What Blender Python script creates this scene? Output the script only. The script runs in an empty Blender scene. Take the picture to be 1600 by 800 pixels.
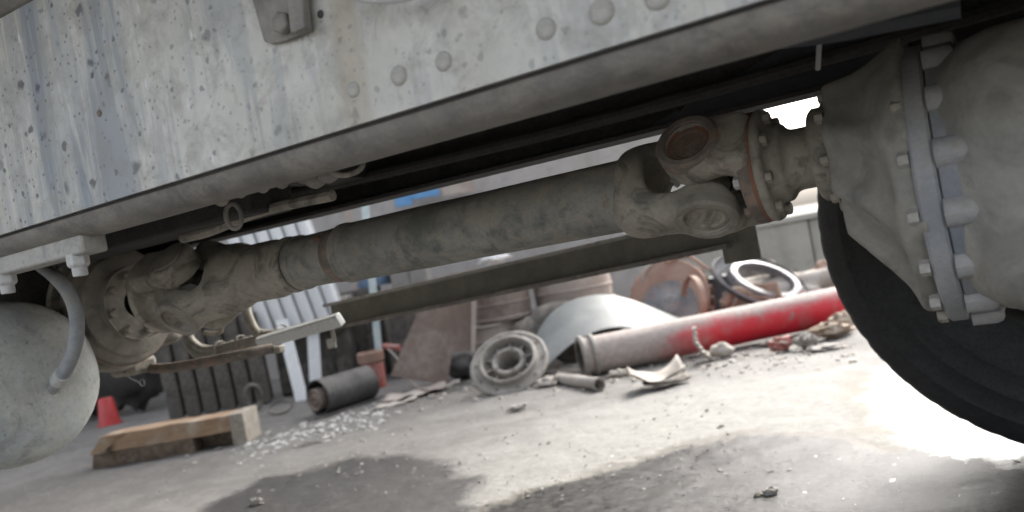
import bpy, bmesh, math, random
import numpy as np
from mathutils import Vector, Matrix, noise as mnoise

random.seed(7)
sc = bpy.context.scene
col = sc.collection
rad = math.radians
V = Vector

# ------------------------------------------------------------------ camera
CAM = V((0.0, 0.0, 0.66))
YAW, ROLL = rad(30.7), rad(10.3)
FPX = 1331.0                                   # focal length in pixels of a 1600 px wide frame
Rh = V((math.cos(YAW), math.sin(YAW), 0))      # level, to the right
Fh = V((-math.sin(YAW), math.cos(YAW), 0))     # level, forward
Zu = V((0, 0, 1))
cam_r = Rh * math.cos(ROLL) - Zu * math.sin(ROLL)
cam_u = Rh * math.sin(ROLL) + Zu * math.cos(ROLL)
cd = bpy.data.cameras.new('camera')
cam = bpy.data.objects.new('camera', cd)
col.objects.link(cam)
cam.matrix_world = Matrix((
    (cam_r.x, cam_u.x, -Fh.x, CAM.x), (cam_r.y, cam_u.y, -Fh.y, CAM.y),
    (cam_r.z, cam_u.z, -Fh.z, CAM.z), (0, 0, 0, 1)))
cd.sensor_width = 36
cd.lens = 36 * FPX / 1600
cd.clip_start = 0.02
cd.clip_end = 500
cd.dof.use_dof = True
cd.dof.focus_distance = 1.25
cd.dof.aperture_fstop = 4.0
sc.camera = cam

# ------------------------------------------------------------------ sky, sun, exposure
SUN_EL, SUN_AZ = rad(42), None
sun_h = (Fh * 0.85 + Rh * 0.55).normalized()            # low behind the yard, to the right
sun_dir = (sun_h * math.cos(SUN_EL) + Zu * math.sin(SUN_EL)).normalized()
w = bpy.data.worlds.new('World')
sc.world = w
w.use_nodes = True
wn = w.node_tree.nodes
wl = w.node_tree.links
wn.clear()
wo = wn.new('ShaderNodeOutputWorld')
bg = wn.new('ShaderNodeBackground')
sky = wn.new('ShaderNodeTexSky')
sky.sky_type = 'NISHITA'
sky.sun_disc = False
sky.sun_elevation = SUN_EL
sky.sun_rotation = math.atan2(sun_dir.x, sun_dir.y)
sky.dust_density = 6.0
sky.air_density = 1.0
hs = wn.new('ShaderNodeHueSaturation')                  # overcast: the blue is mostly gone
hs.inputs['Saturation'].default_value = 0.35
wl.new(sky.outputs[0], hs.inputs['Color'])
wl.new(hs.outputs[0], bg.inputs['Color'])
bg.inputs['Strength'].default_value = 0.15
wl.new(bg.outputs[0], wo.inputs['Surface'])
sd = bpy.data.lights.new('sun', 'SUN')
sd.energy = 0.9
sd.angle = rad(20)
sd.color = (1.0, 0.965, 0.91)
sun = bpy.data.objects.new('sun', sd)
col.objects.link(sun)
sun.rotation_euler = sun_dir.to_track_quat('Z', 'Y').to_euler()
sc.view_settings.view_transform = 'Standard'
sc.view_settings.look = 'None'
sc.view_settings.exposure = 1.8
sc.view_settings.gamma = 1.0
sc.cycles.max_bounces = 6
sc.cycles.use_denoising = True

# ------------------------------------------------------------------ placing things from the picture
def ray(px, py):
    return Fh + cam_r * ((px - 800) / FPX) + cam_u * ((400 - py) / FPX)
def P(px, py, d):                       # at distance d in front of the camera
    return CAM + ray(px, py) * d
def PY(px, py, Y):                      # on the vertical plane Y = const (parallel to the truck's side)
    r = ray(px, py)
    return CAM + r * (Y / r.y)
def G(px, py, z=0.0):                   # on the ground
    r = ray(px, py)
    return CAM + r * ((z - CAM.z) / r.z)
def XAT(px, Y, Z):                      # X where the level line (Y, Z) crosses picture column px
    k = (px - 800) / FPX
    a = cam_r - Fh * k
    return -(a.y * Y + a.z * (Z - CAM.z)) / a.x

# ------------------------------------------------------------------ materials
def nt(name):
    m = bpy.data.materials.new(name)
    m.use_nodes = True
    t = m.node_tree
    b = t.nodes['Principled BSDF']
    return m, t, b
def N(t, kind, **kw):
    n = t.nodes.new(kind)
    for k, v in kw.items():
        if k in n.inputs.keys():
            n.inputs[k].default_value = v
        else:
            setattr(n, k, v)
    return n
def noise(t, vec, scale, detail=6, rough=0.6, dist=0.0):
    n = N(t, 'ShaderNodeTexNoise')
    n.inputs['Scale'].default_value = scale
    n.inputs['Detail'].default_value = detail
    n.inputs['Roughness'].default_value = rough
    n.inputs['Distortion'].default_value = dist
    t.links.new(vec, n.inputs['Vector'])
    return n.outputs['Fac']
def ramp(t, fac, lo, hi):
    n = N(t, 'ShaderNodeMapRange')
    n.inputs['From Min'].default_value = lo
    n.inputs['From Max'].default_value = hi
    t.links.new(fac, n.inputs['Value'])
    return n.outputs[0]
def mth(t, op, a, b=None, clamp=False):
    n = N(t, 'ShaderNodeMath', operation=op, use_clamp=clamp)
    for i, v in enumerate((a, b)):
        if v is None: continue
        if isinstance(v, (int, float)): n.inputs[i].default_value = v
        else: t.links.new(v, n.inputs[i])
    return n.outputs[0]
def mixc(t, fac, a, b):
    n = N(t, 'ShaderNodeMix', data_type='RGBA')
    for s, v in (('Factor', fac),):
        if isinstance(v, (int, float)): n.inputs[0].default_value = v
        else: t.links.new(v, n.inputs[0])
    for i, v in ((6, a), (7, b)):
        if isinstance(v, tuple): n.inputs[i].default_value = (*v, 1)
        else: t.links.new(v, n.inputs[i])
    return n.outputs[2]
def mapped(t, scale=(1, 1, 1), rot=(0, 0, 0), space='Object'):
    tc = N(t, 'ShaderNodeTexCoord')
    mp = N(t, 'ShaderNodeMapping')
    mp.inputs['Scale'].default_value = scale
    mp.inputs['Rotation'].default_value = rot
    t.links.new(tc.outputs[space], mp.inputs['Vector'])
    return mp.outputs[0]
def geo(t):
    return N(t, 'ShaderNodeNewGeometry')
def set_bump(t, b, h, strength, dist=0.002):
    n = N(t, 'ShaderNodeBump')
    n.inputs['Strength'].default_value = strength
    n.inputs['Distance'].default_value = dist
    t.links.new(h, n.inputs['Height'])
    t.links.new(n.outputs[0], b.inputs['Normal'])

DUST = (0.42, 0.38, 0.315)
def dusty(name, base, base2, dust=DUST, amt=0.5, top=0.5, rough=0.6, metal=0.0, scale=8.0,
          bump=0.5, bdist=0.002, rust=None, rust_amt=0.0, speck=0.0, grease=0.0):
    """paint or bare metal: two tones, rust in patches, dust where it settles (upper faces) and in patches"""
    m, t, b = nt(name)
    v = mapped(t)
    n1 = noise(t, v, scale, 8, 0.65, 0.3)
    n2 = noise(t, v, scale * 3.7, 8, 0.7)
    n3 = noise(t, v, scale * 18, 4, 0.7)
    c = mixc(t, ramp(t, n1, 0.42, 0.58), base, base2)
    if rust:
        c = mixc(t, ramp(t, n2, 0.62 - rust_amt * 0.3, 0.70 - rust_amt * 0.2), c, rust)
    g = geo(t)
    sep = N(t, 'ShaderNodeSeparateXYZ')
    t.links.new(g.outputs['Normal'], sep.inputs[0])
    up = ramp(t, sep.outputs[2], 0.0, 0.85)
    f = mth(t, 'ADD', mth(t, 'MULTIPLY', up, top), mth(t, 'MULTIPLY', ramp(t, n2, 0.42, 0.62), amt))
    f = mth(t, 'MULTIPLY', f, ramp(t, noise(t, v, scale * 0.6, 5, 0.6), 0.32, 0.58), True)
    c = mixc(t, f, c, dust)
    if grease:
        n5 = noise(t, v, scale * 1.6, 6, 0.65, 1.2)
        c = mixc(t, mth(t, 'MULTIPLY', ramp(t, n5, 0.52, 0.62), grease), c, (0.035, 0.033, 0.030))
    if speck:
        c = mixc(t, mth(t, 'MULTIPLY', ramp(t, n3, 0.60, 0.75), speck), c, (0.03, 0.03, 0.03))
    c = mixc(t, mth(t, 'MULTIPLY', ramp(t, n3, 0.3, 0.7), 0.25), c, (0.12, 0.11, 0.10))
    t.links.new(c, b.inputs['Base Color'])
    b.inputs['Metallic'].default_value = metal
    t.links.new(mth(t, 'ADD', mth(t, 'MULTIPLY', f, 0.85 - rough), rough, True), b.inputs['Roughness'])
    set_bump(t, b, mth(t, 'ADD', n2, mth(t, 'MULTIPLY', n3, 0.4)), bump, bdist)
    return m

MAT = {}
MAT['cast'] = dusty('dusty_cast_iron', (0.22, 0.203, 0.168), (0.40, 0.367, 0.30), amt=0.6, top=0.5, rough=0.6, grease=0.55, speck=.3, scale=9, rust=(0.20, 0.13, 0.09), rust_amt=0.05, bump=.5, bdist=.0015)
MAT['cast_rust'] = dusty('rusty_cast_iron', (0.13, 0.11, 0.095), (0.19, 0.15, 0.12), amt=0.4, top=0.3, rough=0.75, scale=10, rust=(0.27, 0.12, 0.065), rust_amt=0.35, bump=.6)
MAT['rust'] = dusty('orange_rust', (0.30, 0.12, 0.06), (0.22, 0.10, 0.06), amt=0.2, top=0.1, rough=0.85, scale=30, bump=.6)
MAT['cap_rust'] = dusty('rusty_cap', (0.20, 0.125, 0.09), (0.18, 0.12, 0.09), amt=0.35, top=0.1, rough=0.8, scale=30, bump=.6)
MAT['tube'] = dusty('old_green_grey_tube', (0.145, 0.155, 0.142), (0.31, 0.305, 0.27), amt=0.8, top=0.4, rough=0.6, scale=13, rust=(0.19, 0.14, 0.09), rust_amt=0.2, bump=.6, speck=.4)
MAT['flange_dim'] = dusty('dull_blue_grey_flange', (0.19, 0.21, 0.245), (0.27, 0.285, 0.315), amt=0.35, top=0.3, rough=0.6, scale=12, bump=.5)
MAT['flange_bright'] = dusty('bluish_grey_flange', (0.28, 0.295, 0.315), (0.38, 0.39, 0.405), amt=0.45, top=0.3, rough=0.6, scale=10, bump=.5)
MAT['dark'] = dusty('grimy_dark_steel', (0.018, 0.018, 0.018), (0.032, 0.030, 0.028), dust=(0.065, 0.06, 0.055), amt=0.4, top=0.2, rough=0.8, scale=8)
MAT['bluedark'] = dusty('dark_blue_steel', (0.035, 0.042, 0.052), (0.055, 0.06, 0.07), dust=(0.09, 0.09, 0.09), amt=0.35, top=0.2, rough=0.6, scale=8)
MAT['hose'] = dusty('dusty_grey_hose', (0.26, 0.285, 0.31), (0.36, 0.375, 0.39), amt=0.4, top=0.4, rough=0.6, scale=20)
MAT['pale'] = dusty('pale_dusty_steel', (0.40, 0.39, 0.365), (0.48, 0.47, 0.44), amt=0.4, top=0.3, rough=0.7, scale=14, bump=.6, grease=.25)
MAT['nut'] = dusty('pale_zinc_nut', (0.50, 0.50, 0.50), (0.60, 0.60, 0.58), amt=0.2, top=0.2, rough=0.5, scale=30)
MAT['guard'] = dusty('olive_grey_guard', (0.15, 0.143, 0.112), (0.205, 0.193, 0.155), amt=0.2, top=0.9, rough=0.6, scale=7, dust=(0.42, 0.41, 0.37))
MAT['cable'] = dusty('dusty_wrapped_cable', (0.46, 0.44, 0.38), (0.30, 0.28, 0.235), amt=0.5, top=0.4, rough=0.8, scale=40, bump=1, bdist=.004)
MAT['roll'] = dusty('dusty_frame_rail', (0.16, 0.15, 0.137), (0.235, 0.222, 0.205), amt=0.55, top=0.3, rough=0.55, scale=9, bump=.9, bdist=.003)
MAT['blackr'] = dusty('black_rubber', (0.02, 0.021, 0.023), (0.035, 0.036, 0.038), dust=(0.16, 0.15, 0.14), amt=0.3, top=0.6, rough=0.65, scale=12)
MAT['tyre'] = dusty('worn_tyre_rubber', (0.007, 0.009, 0.012), (0.013, 0.016, 0.020), dust=(0.05, 0.05, 0.05), amt=0.45, top=0.1, rough=0.7, scale=9, bump=.8, bdist=.003)
MAT['brown'] = dusty('brown_painted_steel', (0.17, 0.12, 0.095), (0.22, 0.165, 0.135), amt=0.45, top=0.5, rough=0.7, scale=4, rust=(0.20, 0.10, 0.06), rust_amt=0.1, dust=(0.42, 0.37, 0.33))
MAT['brownlight'] = dusty('pale_brown_drum', (0.36, 0.29, 0.24), (0.44, 0.37, 0.32), amt=0.45, top=0.6, rough=0.75, scale=4, rust=(0.25, 0.14, 0.10), rust_amt=0.1, dust=(0.52, 0.47, 0.43))
MAT['rustdrum'] = dusty('rusty_brake_drum', (0.30, 0.165, 0.115), (0.36, 0.22, 0.165), amt=0.3, top=0.3, rough=0.85, scale=7, bump=.8)
MAT['galv'] = dusty('galvanised_sheet', (0.21, 0.225, 0.22), (0.29, 0.305, 0.30), amt=0.35, top=0.2, rough=0.5, metal=0.1, scale=3, bump=.3, dust=(.36, .355, .335))
MAT['hub'] = dusty('dusty_cast_hub', (0.24, 0.22, 0.195), (0.32, 0.30, 0.27), amt=0.5, top=0.45, rough=0.8, scale=12, grease=.3, dust=(0.44, 0.415, 0.38))
MAT['red'] = dusty('red_painted_pipe', (0.55, 0.02, 0.035), (0.46, 0.016, 0.03), amt=0.12, top=0.0, rough=0.45, scale=9)
MAT['redplastic'] = dusty('red_plastic', (0.55, 0.015, 0.02), (0.50, 0.015, 0.02), amt=0.1, top=0.2, rough=0.4, scale=9)
MAT['redold'] = dusty('faded_red_paint', (0.42, 0.06, 0.055), (0.34, 0.06, 0.05), amt=0.5, top=0.5, rough=0.6, scale=16, rust=(0.2, 0.11, 0.08), rust_amt=0.3)
MAT['white'] = dusty('white_enamel', (0.76, 0.78, 0.78), (0.82, 0.83, 0.82), amt=0.10, top=0.1, rough=0.45, scale=6)
MAT['glass'] = dusty('pale_green_strip', (0.55, 0.66, 0.66), (0.66, 0.75, 0.74), amt=0.1, top=0.1, rough=0.2, scale=12)
MAT['blue'] = dusty('blue_plastic', (0.16, 0.26, 0.42), (0.22, 0.32, 0.47), amt=0.2, top=0.4, rough=0.5, scale=9, dust=(.45, .47, .5))
MAT['bluesign'] = dusty('blue_board', (0.09, 0.28, 0.55), (0.12, 0.33, 0.60), amt=0.1, top=0.1, rough=0.5, scale=9)
MAT['darkbox'] = dusty('dark_grey_box', (0.045, 0.04, 0.036), (0.07, 0.062, 0.055), amt=0.25, top=0.7, rough=0.8, scale=5)
MAT['darkrib'] = dusty('dark_brown_radiator', (0.055, 0.048, 0.042), (0.085, 0.075, 0.066), amt=0.3, top=0.4, rough=0.8, scale=7)
MAT['greybox'] = dusty('grey_scrap', (0.23, 0.22, 0.205), (0.30, 0.285, 0.265), amt=0.4, top=0.4, rough=0.8, scale=7)
MAT['chrome'] = dusty('scuffed_bright_trim', (0.24, 0.245, 0.255), (0.12, 0.125, 0.15), amt=0.35, top=0.1, rough=0.4, metal=0.4, scale=6, bump=.15)
MAT['scrap'] = dusty('dusty_scrap', (0.33, 0.285, 0.24), (0.42, 0.38, 0.34), amt=0.5, top=0.4, rough=0.85, scale=14, dust=(.5, .47, .43))
MAT['scrapbrown'] = dusty('brown_scrap', (0.27, 0.18, 0.12), (0.34, 0.25, 0.18), amt=0.4, top=0.4, rough=0.85, scale=14)
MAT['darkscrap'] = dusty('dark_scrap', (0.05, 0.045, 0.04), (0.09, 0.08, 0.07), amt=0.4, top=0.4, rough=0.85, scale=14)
MAT['tank'] = dusty('grey_air_tank', (0.42, 0.455, 0.455), (0.58, 0.595, 0.56), amt=0.4, top=0.25, rough=0.45, scale=6, speck=.6, grease=.25, dust=(.46, .44, .38), bump=.3)
MAT['body'] = dusty('dark_body_floor', (0.08, 0.08, 0.08), (0.11, 0.11, 0.10), amt=0.3, top=0.3, rough=0.8, scale=3)
MAT['greydisc'] = dusty('dull_grey_disc', (0.13, 0.145, 0.16), (0.20, 0.21, 0.22), amt=0.3, top=0.3, rough=0.6, scale=10, rust=(.25,.10,.08), rust_amt=.3)
MAT['ear'] = dusty('worn_ear_rim', (0.20, 0.185, 0.155), (0.29, 0.265, 0.22), amt=0.3, top=0.3, rough=0.6, scale=20, bump=.5)
MAT['house'] = dusty('pale_cast_housing', (0.23, 0.224, 0.20), (0.33, 0.32, 0.287), amt=0.45, top=0.4, rough=0.65, scale=6, bump=.6, grease=.3)
MAT['drumred'] = dusty('sun_bleached_red', (0.33, 0.05, 0.05), (0.28, 0.05, 0.045), amt=0.5, top=0.5, rough=0.6, scale=12)
MAT['rivet'] = dusty('painted_rivet', (0.44, 0.43, 0.39), (0.56, 0.55, 0.51), amt=0.3, top=0.1, rough=0.55, scale=30, bump=.6, speck=.5)

# red pipe: dust lies on its upper side, paint shows below
def pipe_mat():
    m, t, b = nt('red_pipe_under_dust')
    v = mapped(t)
    g = geo(t)
    sep = N(t, 'ShaderNodeSeparateXYZ'); t.links.new(g.outputs['Normal'], sep.inputs[0])
    so = N(t, 'ShaderNodeSeparateXYZ'); t.links.new(v, so.inputs[0])
    n1 = noise(t, v, 7, 8, 0.7, .4); n2 = noise(t, v, 45, 5, .7)
    red = mixc(t, ramp(t, n1, .35, .65), (0.60, 0.018, 0.035), (0.50, 0.016, 0.028))
    red = mixc(t, ramp(t, n1, .60, .70), red, (0.17, 0.13, 0.12))
    # more dust towards the collar end (local -X)
    endd = ramp(t, so.outputs[0], 0.0, -0.50)
    f = mth(t, 'ADD', ramp(t, sep.outputs[2], 0.30, 0.85), mth(t, 'MULTIPLY', endd, 1.3))
    f = mth(t, 'ADD', f, mth(t, 'MULTIPLY', mth(t, 'SUBTRACT', n1, 0.5), 1.6), True)
    c = mixc(t, f, red, mixc(t, ramp(t, n2, .3, .7), (0.30, 0.25, 0.225), (0.44, 0.39, 0.36)))
    t.links.new(c, b.inputs['Base Color'])
    t.links.new(mth(t, 'ADD', mth(t, 'MULTIPLY', f, .4), .42), b.inputs['Roughness'])
    set_bump(t, b, mth(t, 'ADD', n1, mth(t, 'MULTIPLY', n2, .5)), .6, .004)
    return m
MAT['redpipe'] = pipe_mat()

def rail_mat():
    m, t, b = nt('stained_grey_rail_paint')
    v = mapped(t)
    so = N(t, 'ShaderNodeSeparateXYZ'); t.links.new(v, so.inputs[0])
    vs = mapped(t, (30, 1, 2.6), (0, rad(-9), 0))                     # run-down streaks
    vs2 = mapped(t, (9, 1, 1.2), (0, rad(-9), 0))
    n0 = noise(t, v, 3.5, 6, .6, .5)
    st = noise(t, vs, 1.0, 6, .65, .6)
    st2 = noise(t, vs2, 1.0, 6, .6, .4)
    n2 = noise(t, v, 60, 6, .75)
    n3 = noise(t, v, 22, 6, .7, .5)
    blue = mixc(t, ramp(t, n0, .35, .65), (0.205, 0.235, 0.265), (0.30, 0.325, 0.35))
    cream = mixc(t, ramp(t, n0, .35, .65), (0.50, 0.485, 0.43), (0.66, 0.65, 0.60))
    right = ramp(t, so.outputs[0], -0.30, 0.12)                       # creamier and less spotted to the right
    k = mth(t, 'ADD', mth(t, 'MULTIPLY', ramp(t, st2, .48, .55), .6), mth(t, 'MULTIPLY', ramp(t, st, .50, .58), .45))
    k = mth(t, 'ADD', k, mth(t, 'MULTIPLY', right, .75), True)
    c = mixc(t, k, blue, cream)
    dirt = mixc(t, mth(t, 'MULTIPLY', ramp(t, n3, .46, .66), .65), c, (0.30, 0.285, 0.25))
    dirt = mixc(t, mth(t, 'MULTIPLY', ramp(t, st2, .60, .70), .5), dirt, (0.42, 0.34, 0.24))
    # dark spots of several sizes
    col_ = dirt
    for sc_, thr, am, off in ((13, .13, .9, 5), (26, .17, .85, 0), (55, .20, .8, 3), (110, .24, .6, 7)):
        mp = mapped(t, (1, 1, 1))
        add = N(t, 'ShaderNodeVectorMath', operation='ADD'); t.links.new(mp, add.inputs[0]); add.inputs[1].default_value = (off, off * .7, off * .3)
        wob = N(t, 'ShaderNodeTexNoise'); wob.inputs['Scale'].default_value = sc_ * 2.5; t.links.new(add.outputs[0], wob.inputs['Vector'])
        sc2 = N(t, 'ShaderNodeVectorMath', operation='SCALE'); sc2.inputs['Scale'].default_value = .5 / sc_; t.links.new(wob.outputs['Color'], sc2.inputs[0])
        add2 = N(t, 'ShaderNodeVectorMath', operation='ADD'); t.links.new(add.outputs[0], add2.inputs[0]); t.links.new(sc2.outputs[0], add2.inputs[1])
        vo = N(t, 'ShaderNodeTexVoronoi'); vo.inputs['Scale'].default_value = sc_; vo.inputs['Randomness'].default_value = 1
        t.links.new(add2.outputs[0], vo.inputs['Vector'])
        sepc = N(t, 'ShaderNodeSeparateColor'); t.links.new(vo.outputs['Color'], sepc.inputs[0])
        rare = ramp(t, sepc.outputs[0], .52, .75)
        f = mth(t, 'MULTIPLY', ramp(t, vo.outputs['Distance'], thr + .05, thr - .05), mth(t, 'MULTIPLY', mth(t, 'MULTIPLY', rare, am), mth(t, 'SUBTRACT', 1.0, mth(t, 'MULTIPLY', right, .55))), True)
        col_ = mixc(t, f, col_, (0.06, 0.062, 0.068))
    # short pale scratches
    vsc = mapped(t, (30, 30, 9), (0, rad(35), 0))
    vo = N(t, 'ShaderNodeTexVoronoi'); vo.inputs['Scale'].default_value = 1.3; t.links.new(vsc, vo.inputs['Vector'])
    sepc = N(t, 'ShaderNodeSeparateColor'); t.links.new(vo.outputs['Color'], sepc.inputs[0])
    f = mth(t, 'MULTIPLY', ramp(t, vo.outputs['Distance'], .12, .06), ramp(t, sepc.outputs[1], .84, .88), True)
    col_ = mixc(t, mth(t, 'MULTIPLY', f, .8), col_, (0.75, 0.76, 0.76))
    col_ = mixc(t, mth(t, 'MULTIPLY', ramp(t, n2, .35, .75), .25), col_, (0.25, 0.25, 0.24))
    t.links.new(col_, b.inputs['Base Color'])
    b.inputs['Roughness'].default_value = .5
    set_bump(t, b, mth(t, 'ADD', n3, mth(t, 'MULTIPLY', n2, .5)), .45, .0012)
    return m
MAT['rail'] = rail_mat()

def wood_mat():
    m, t, b = nt('weathered_split_timber')
    v = mapped(t, (2.2, 22, 22))
    v1 = mapped(t)
    n1 = noise(t, v, 1.5, 8, .65, .8); n2 = noise(t, v1, 9, 6, .6); n3 = noise(t, v, 6, 6, .7)
    c = mixc(t, ramp(t, n1, .35, .65), (0.44, 0.31, 0.20), (0.30, 0.19, 0.115))
    c = mixc(t, ramp(t, n2, .5, .75), c, (0.50, 0.43, 0.35))
    c = mixc(t, mth(t, 'MULTIPLY', ramp(t, n3, .58, .7), .7), c, (0.10, 0.065, 0.045))
    t.links.new(c, b.inputs['Base Color']); b.inputs['Roughness'].default_value = .85
    set_bump(t, b, mth(t, 'ADD', n1, n3), .8, .006)
    return m
MAT['wood'] = wood_mat()
MAT['wooddark'] = dusty('dark_rotten_timber', (0.13, 0.085, 0.055), (0.20, 0.14, 0.095), amt=0.3, top=0.3, rough=.9, scale=18, bump=1, bdist=.006, grease=.6)
MAT['woodpale'] = dusty('bleached_timber_end', (0.40, 0.35, 0.29), (0.50, 0.45, 0.38), amt=0.3, top=0.3, rough=.9, scale=18, bump=1, bdist=.006, grease=.3)

def wall_mat(name, c1, c2, stain, blocks=False):
    m, t, b = nt(name)
    v = mapped(t)
    vs = mapped(t, (5, 5, .8))
    n1 = noise(t, v, 1.3, 8, .65, .4); n2 = noise(t, v, 9, 8, .7); n3 = noise(t, vs, 1, 6, .6); n4 = noise(t, v, 60, 4, .7)
    c = mixc(t, ramp(t, n1, .35, .65), c1, c2)
    c = mixc(t, mth(t, 'MULTIPLY', ramp(t, n3, .5, .7), .6), c, stain)
    c = mixc(t, mth(t, 'MULTIPLY', ramp(t, n2, .5, .75), .5), c, tuple(x * .7 for x in stain))
    t.links.new(c, b.inputs['Base Color']); b.inputs['Roughness'].default_value = .9
    set_bump(t, b, mth(t, 'ADD', n2, mth(t, 'MULTIPLY', n4, .4)), .8, .01)
    return m
MAT['wall'] = wall_mat('stained_concrete_wall', (0.33, 0.315, 0.295), (0.40, 0.37, 0.35), (0.26, 0.235, 0.22))
MAT['lowwall'] = wall_mat('pale_concrete_wall', (0.36, 0.345, 0.30), (0.42, 0.40, 0.36), (0.28, 0.26, 0.22))

# ------------------------------------------------------------------ mesh helpers
class MB:
    def __init__(s): s.v = []; s.f = []
    def add(s, vs, fs):
        o = len(s.v); s.v += [V(p) for p in vs]; s.f += [tuple(i + o for i in f) for f in fs]; return s
    def box(s, c, ax, ay, az):
        """box about c with half-axis vectors"""
        c = V(c)
        vs = [c + ax * i + ay * j + az * k for k in (-1, 1) for j in (-1, 1) for i in (-1, 1)]
        fs = [(0, 2, 3, 1), (4, 5, 7, 6), (0, 1, 5, 4), (2, 6, 7, 3), (0, 4, 6, 2), (1, 3, 7, 5)]
        return s.add(vs, fs)
    def prism(s, poly, ext):
        n = len(poly); poly = [V(p) for p in poly]; ext = V(ext)
        vs = poly + [p + ext for p in poly]
        fs = [tuple(range(n - 1, -1, -1)), tuple(range(n, 2 * n))]
        fs += [(i, (i + 1) % n, n + (i + 1) % n, n + i) for i in range(n)]
        return s.add(vs, fs)
    def lathe(s, prof, o, ax, segs=32, a0=0, a1=2 * math.pi, ref=None, wob=0, scale2=1):
        """prof: (radius, distance along ax). Full turn by default"""
        o = V(o); ax = V(ax).normalized()
        ref = V(ref) if ref else (V((0, 0, 1)) if abs(ax.z) < .9 else V((1, 0, 0)))
        u = (ref - ax * ref.dot(ax)).normalized(); w_ = ax.cross(u)
        full = abs(a1 - a0 - 2 * math.pi) < 1e-6
        k = segs if full else segs + 1
        vs = []
        for r, h in prof:
            for i in range(k):
                a = a0 + (a1 - a0) * i / segs
                rr = r * (1 + wob * mnoise.noise(V((math.cos(a) * 2, math.sin(a) * 2, h * 5))))
                vs.append(o + ax * h + u * (math.cos(a) * rr) + w_ * (math.sin(a) * rr * scale2))
        fs = []
        for j in range(len(prof) - 1):
            for i in range(segs):
                i2 = (i + 1) % k
                fs.append((j * k + i, j * k + i2, (j + 1) * k + i2, (j + 1) * k + i))
        return s.add(vs, fs)
    def tube(s, pts, r, segs=12, smooth=0, cap=True, rf=None):
        pts = [V(p) for p in pts]
        for _ in range(smooth):                       # Chaikin
            q = [pts[0]]
            for a, b_ in zip(pts, pts[1:]): q += [a * .75 + b_ * .25, a * .25 + b_ * .75]
            pts = q + [pts[-1]]
        n = len(pts)
        tan = [(pts[min(i + 1, n - 1)] - pts[max(i - 1, 0)]).normalized() for i in range(n)]
        u = tan[0].orthogonal().normalized()
        vs = []
        for i, p in enumerate(pts):
            u = (u - tan[i] * u.dot(tan[i])).normalized(); w_ = tan[i].cross(u)
            ri = rf(i / (n - 1)) * r if rf else r
            vs += [p + (u * math.cos(2 * math.pi * j / segs) + w_ * math.sin(2 * math.pi * j / segs)) * ri for j in range(segs)]
        fs = [(i * segs + j, i * segs + (j + 1) % segs, (i + 1) * segs + (j + 1) % segs, (i + 1) * segs + j) for i in range(n - 1) for j in range(segs)]
        if cap: fs += [tuple(range(segs - 1, -1, -1)), tuple((n - 1) * segs + j for j in range(segs))]
        return s.add(vs, fs)
    def grid(s, rows):
        k = len(rows[0]); n = len(rows)
        vs = [p for r in rows for p in r]
        return s.add(vs, [(i * k + j, i * k + j + 1, (i + 1) * k + j + 1, (i + 1) * k + j) for i in range(n - 1) for j in range(k - 1)])

def obj(name, mb, mat, parent=None, bevel=0, thick=0, angle=35, origin=None, frame=None):
    """ONE mesh object; origin at the middle of its bounds; frame = (x,y,z axes) for the local axes"""
    pts = mb.v
    lo = V([min(p[i] for p in pts) for i in range(3)]); hi = V([max(p[i] for p in pts) for i in range(3)])
    c = V(origin) if origin is not None else (lo + hi) / 2
    me = bpy.data.meshes.new(name)
    rot = Matrix.Identity(3)
    if frame: rot = Matrix((frame[0], frame[1], frame[2])).transposed()
    inv = rot.transposed()
    me.from_pydata([tuple(inv @ (p - c)) for p in pts], [], mb.f)
    me.validate()
    bm = bmesh.new(); bm.from_mesh(me); bmesh.ops.recalc_face_normals(bm, faces=bm.faces); bm.to_mesh(me); bm.free()
    me.shade_smooth()
    me.set_sharp_from_angle(angle=rad(angle))
    me.materials.append(MAT[mat] if isinstance(mat, str) else mat)
    o = bpy.data.objects.new(name, me)
    col.objects.link(o)
    o['world0'] = 0; del o['world0']
    W[o.name] = c.copy()
    if parent is not None:
        o.parent = parent
        o.location = c - W[parent.name]
    else:
        o.location = c
    if frame:
        o.rotation_euler = rot.to_euler()
    if thick:
        md = o.modifiers.new('thickness', 'SOLIDIFY'); md.thickness = thick; md.offset = 0
    if bevel:
        md = o.modifiers.new('bevel', 'BEVEL'); md.width = bevel; md.segments = 2; md.limit_method = 'ANGLE'; md.angle_limit = rad(40)
    return o
W = {}                                       # world position of each object's origin
def thing(name, label, cat, loc, group=None):
    o = bpy.data.objects.new(name, None); col.objects.link(o)
    o.empty_display_size = .05
    o.location = V(loc); W[o.name] = V(loc)
    o['label'] = label; o['category'] = cat
    if group: o['group'] = group
    return o
def tag(o, label, cat, group=None):
    o['label'] = label; o['category'] = cat
    if group: o['group'] = group
    return o
def dup(src, at, parent=None, rot=None):     # copy of one mesh, sharing its data
    c = src.copy(); col.objects.link(c); W[c.name] = V(at)
    c.parent = parent
    c.location = V(at) - (W[parent.name] if parent is not None else V((0, 0, 0)))
    if rot: c.rotation_euler = rot
    return c

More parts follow.
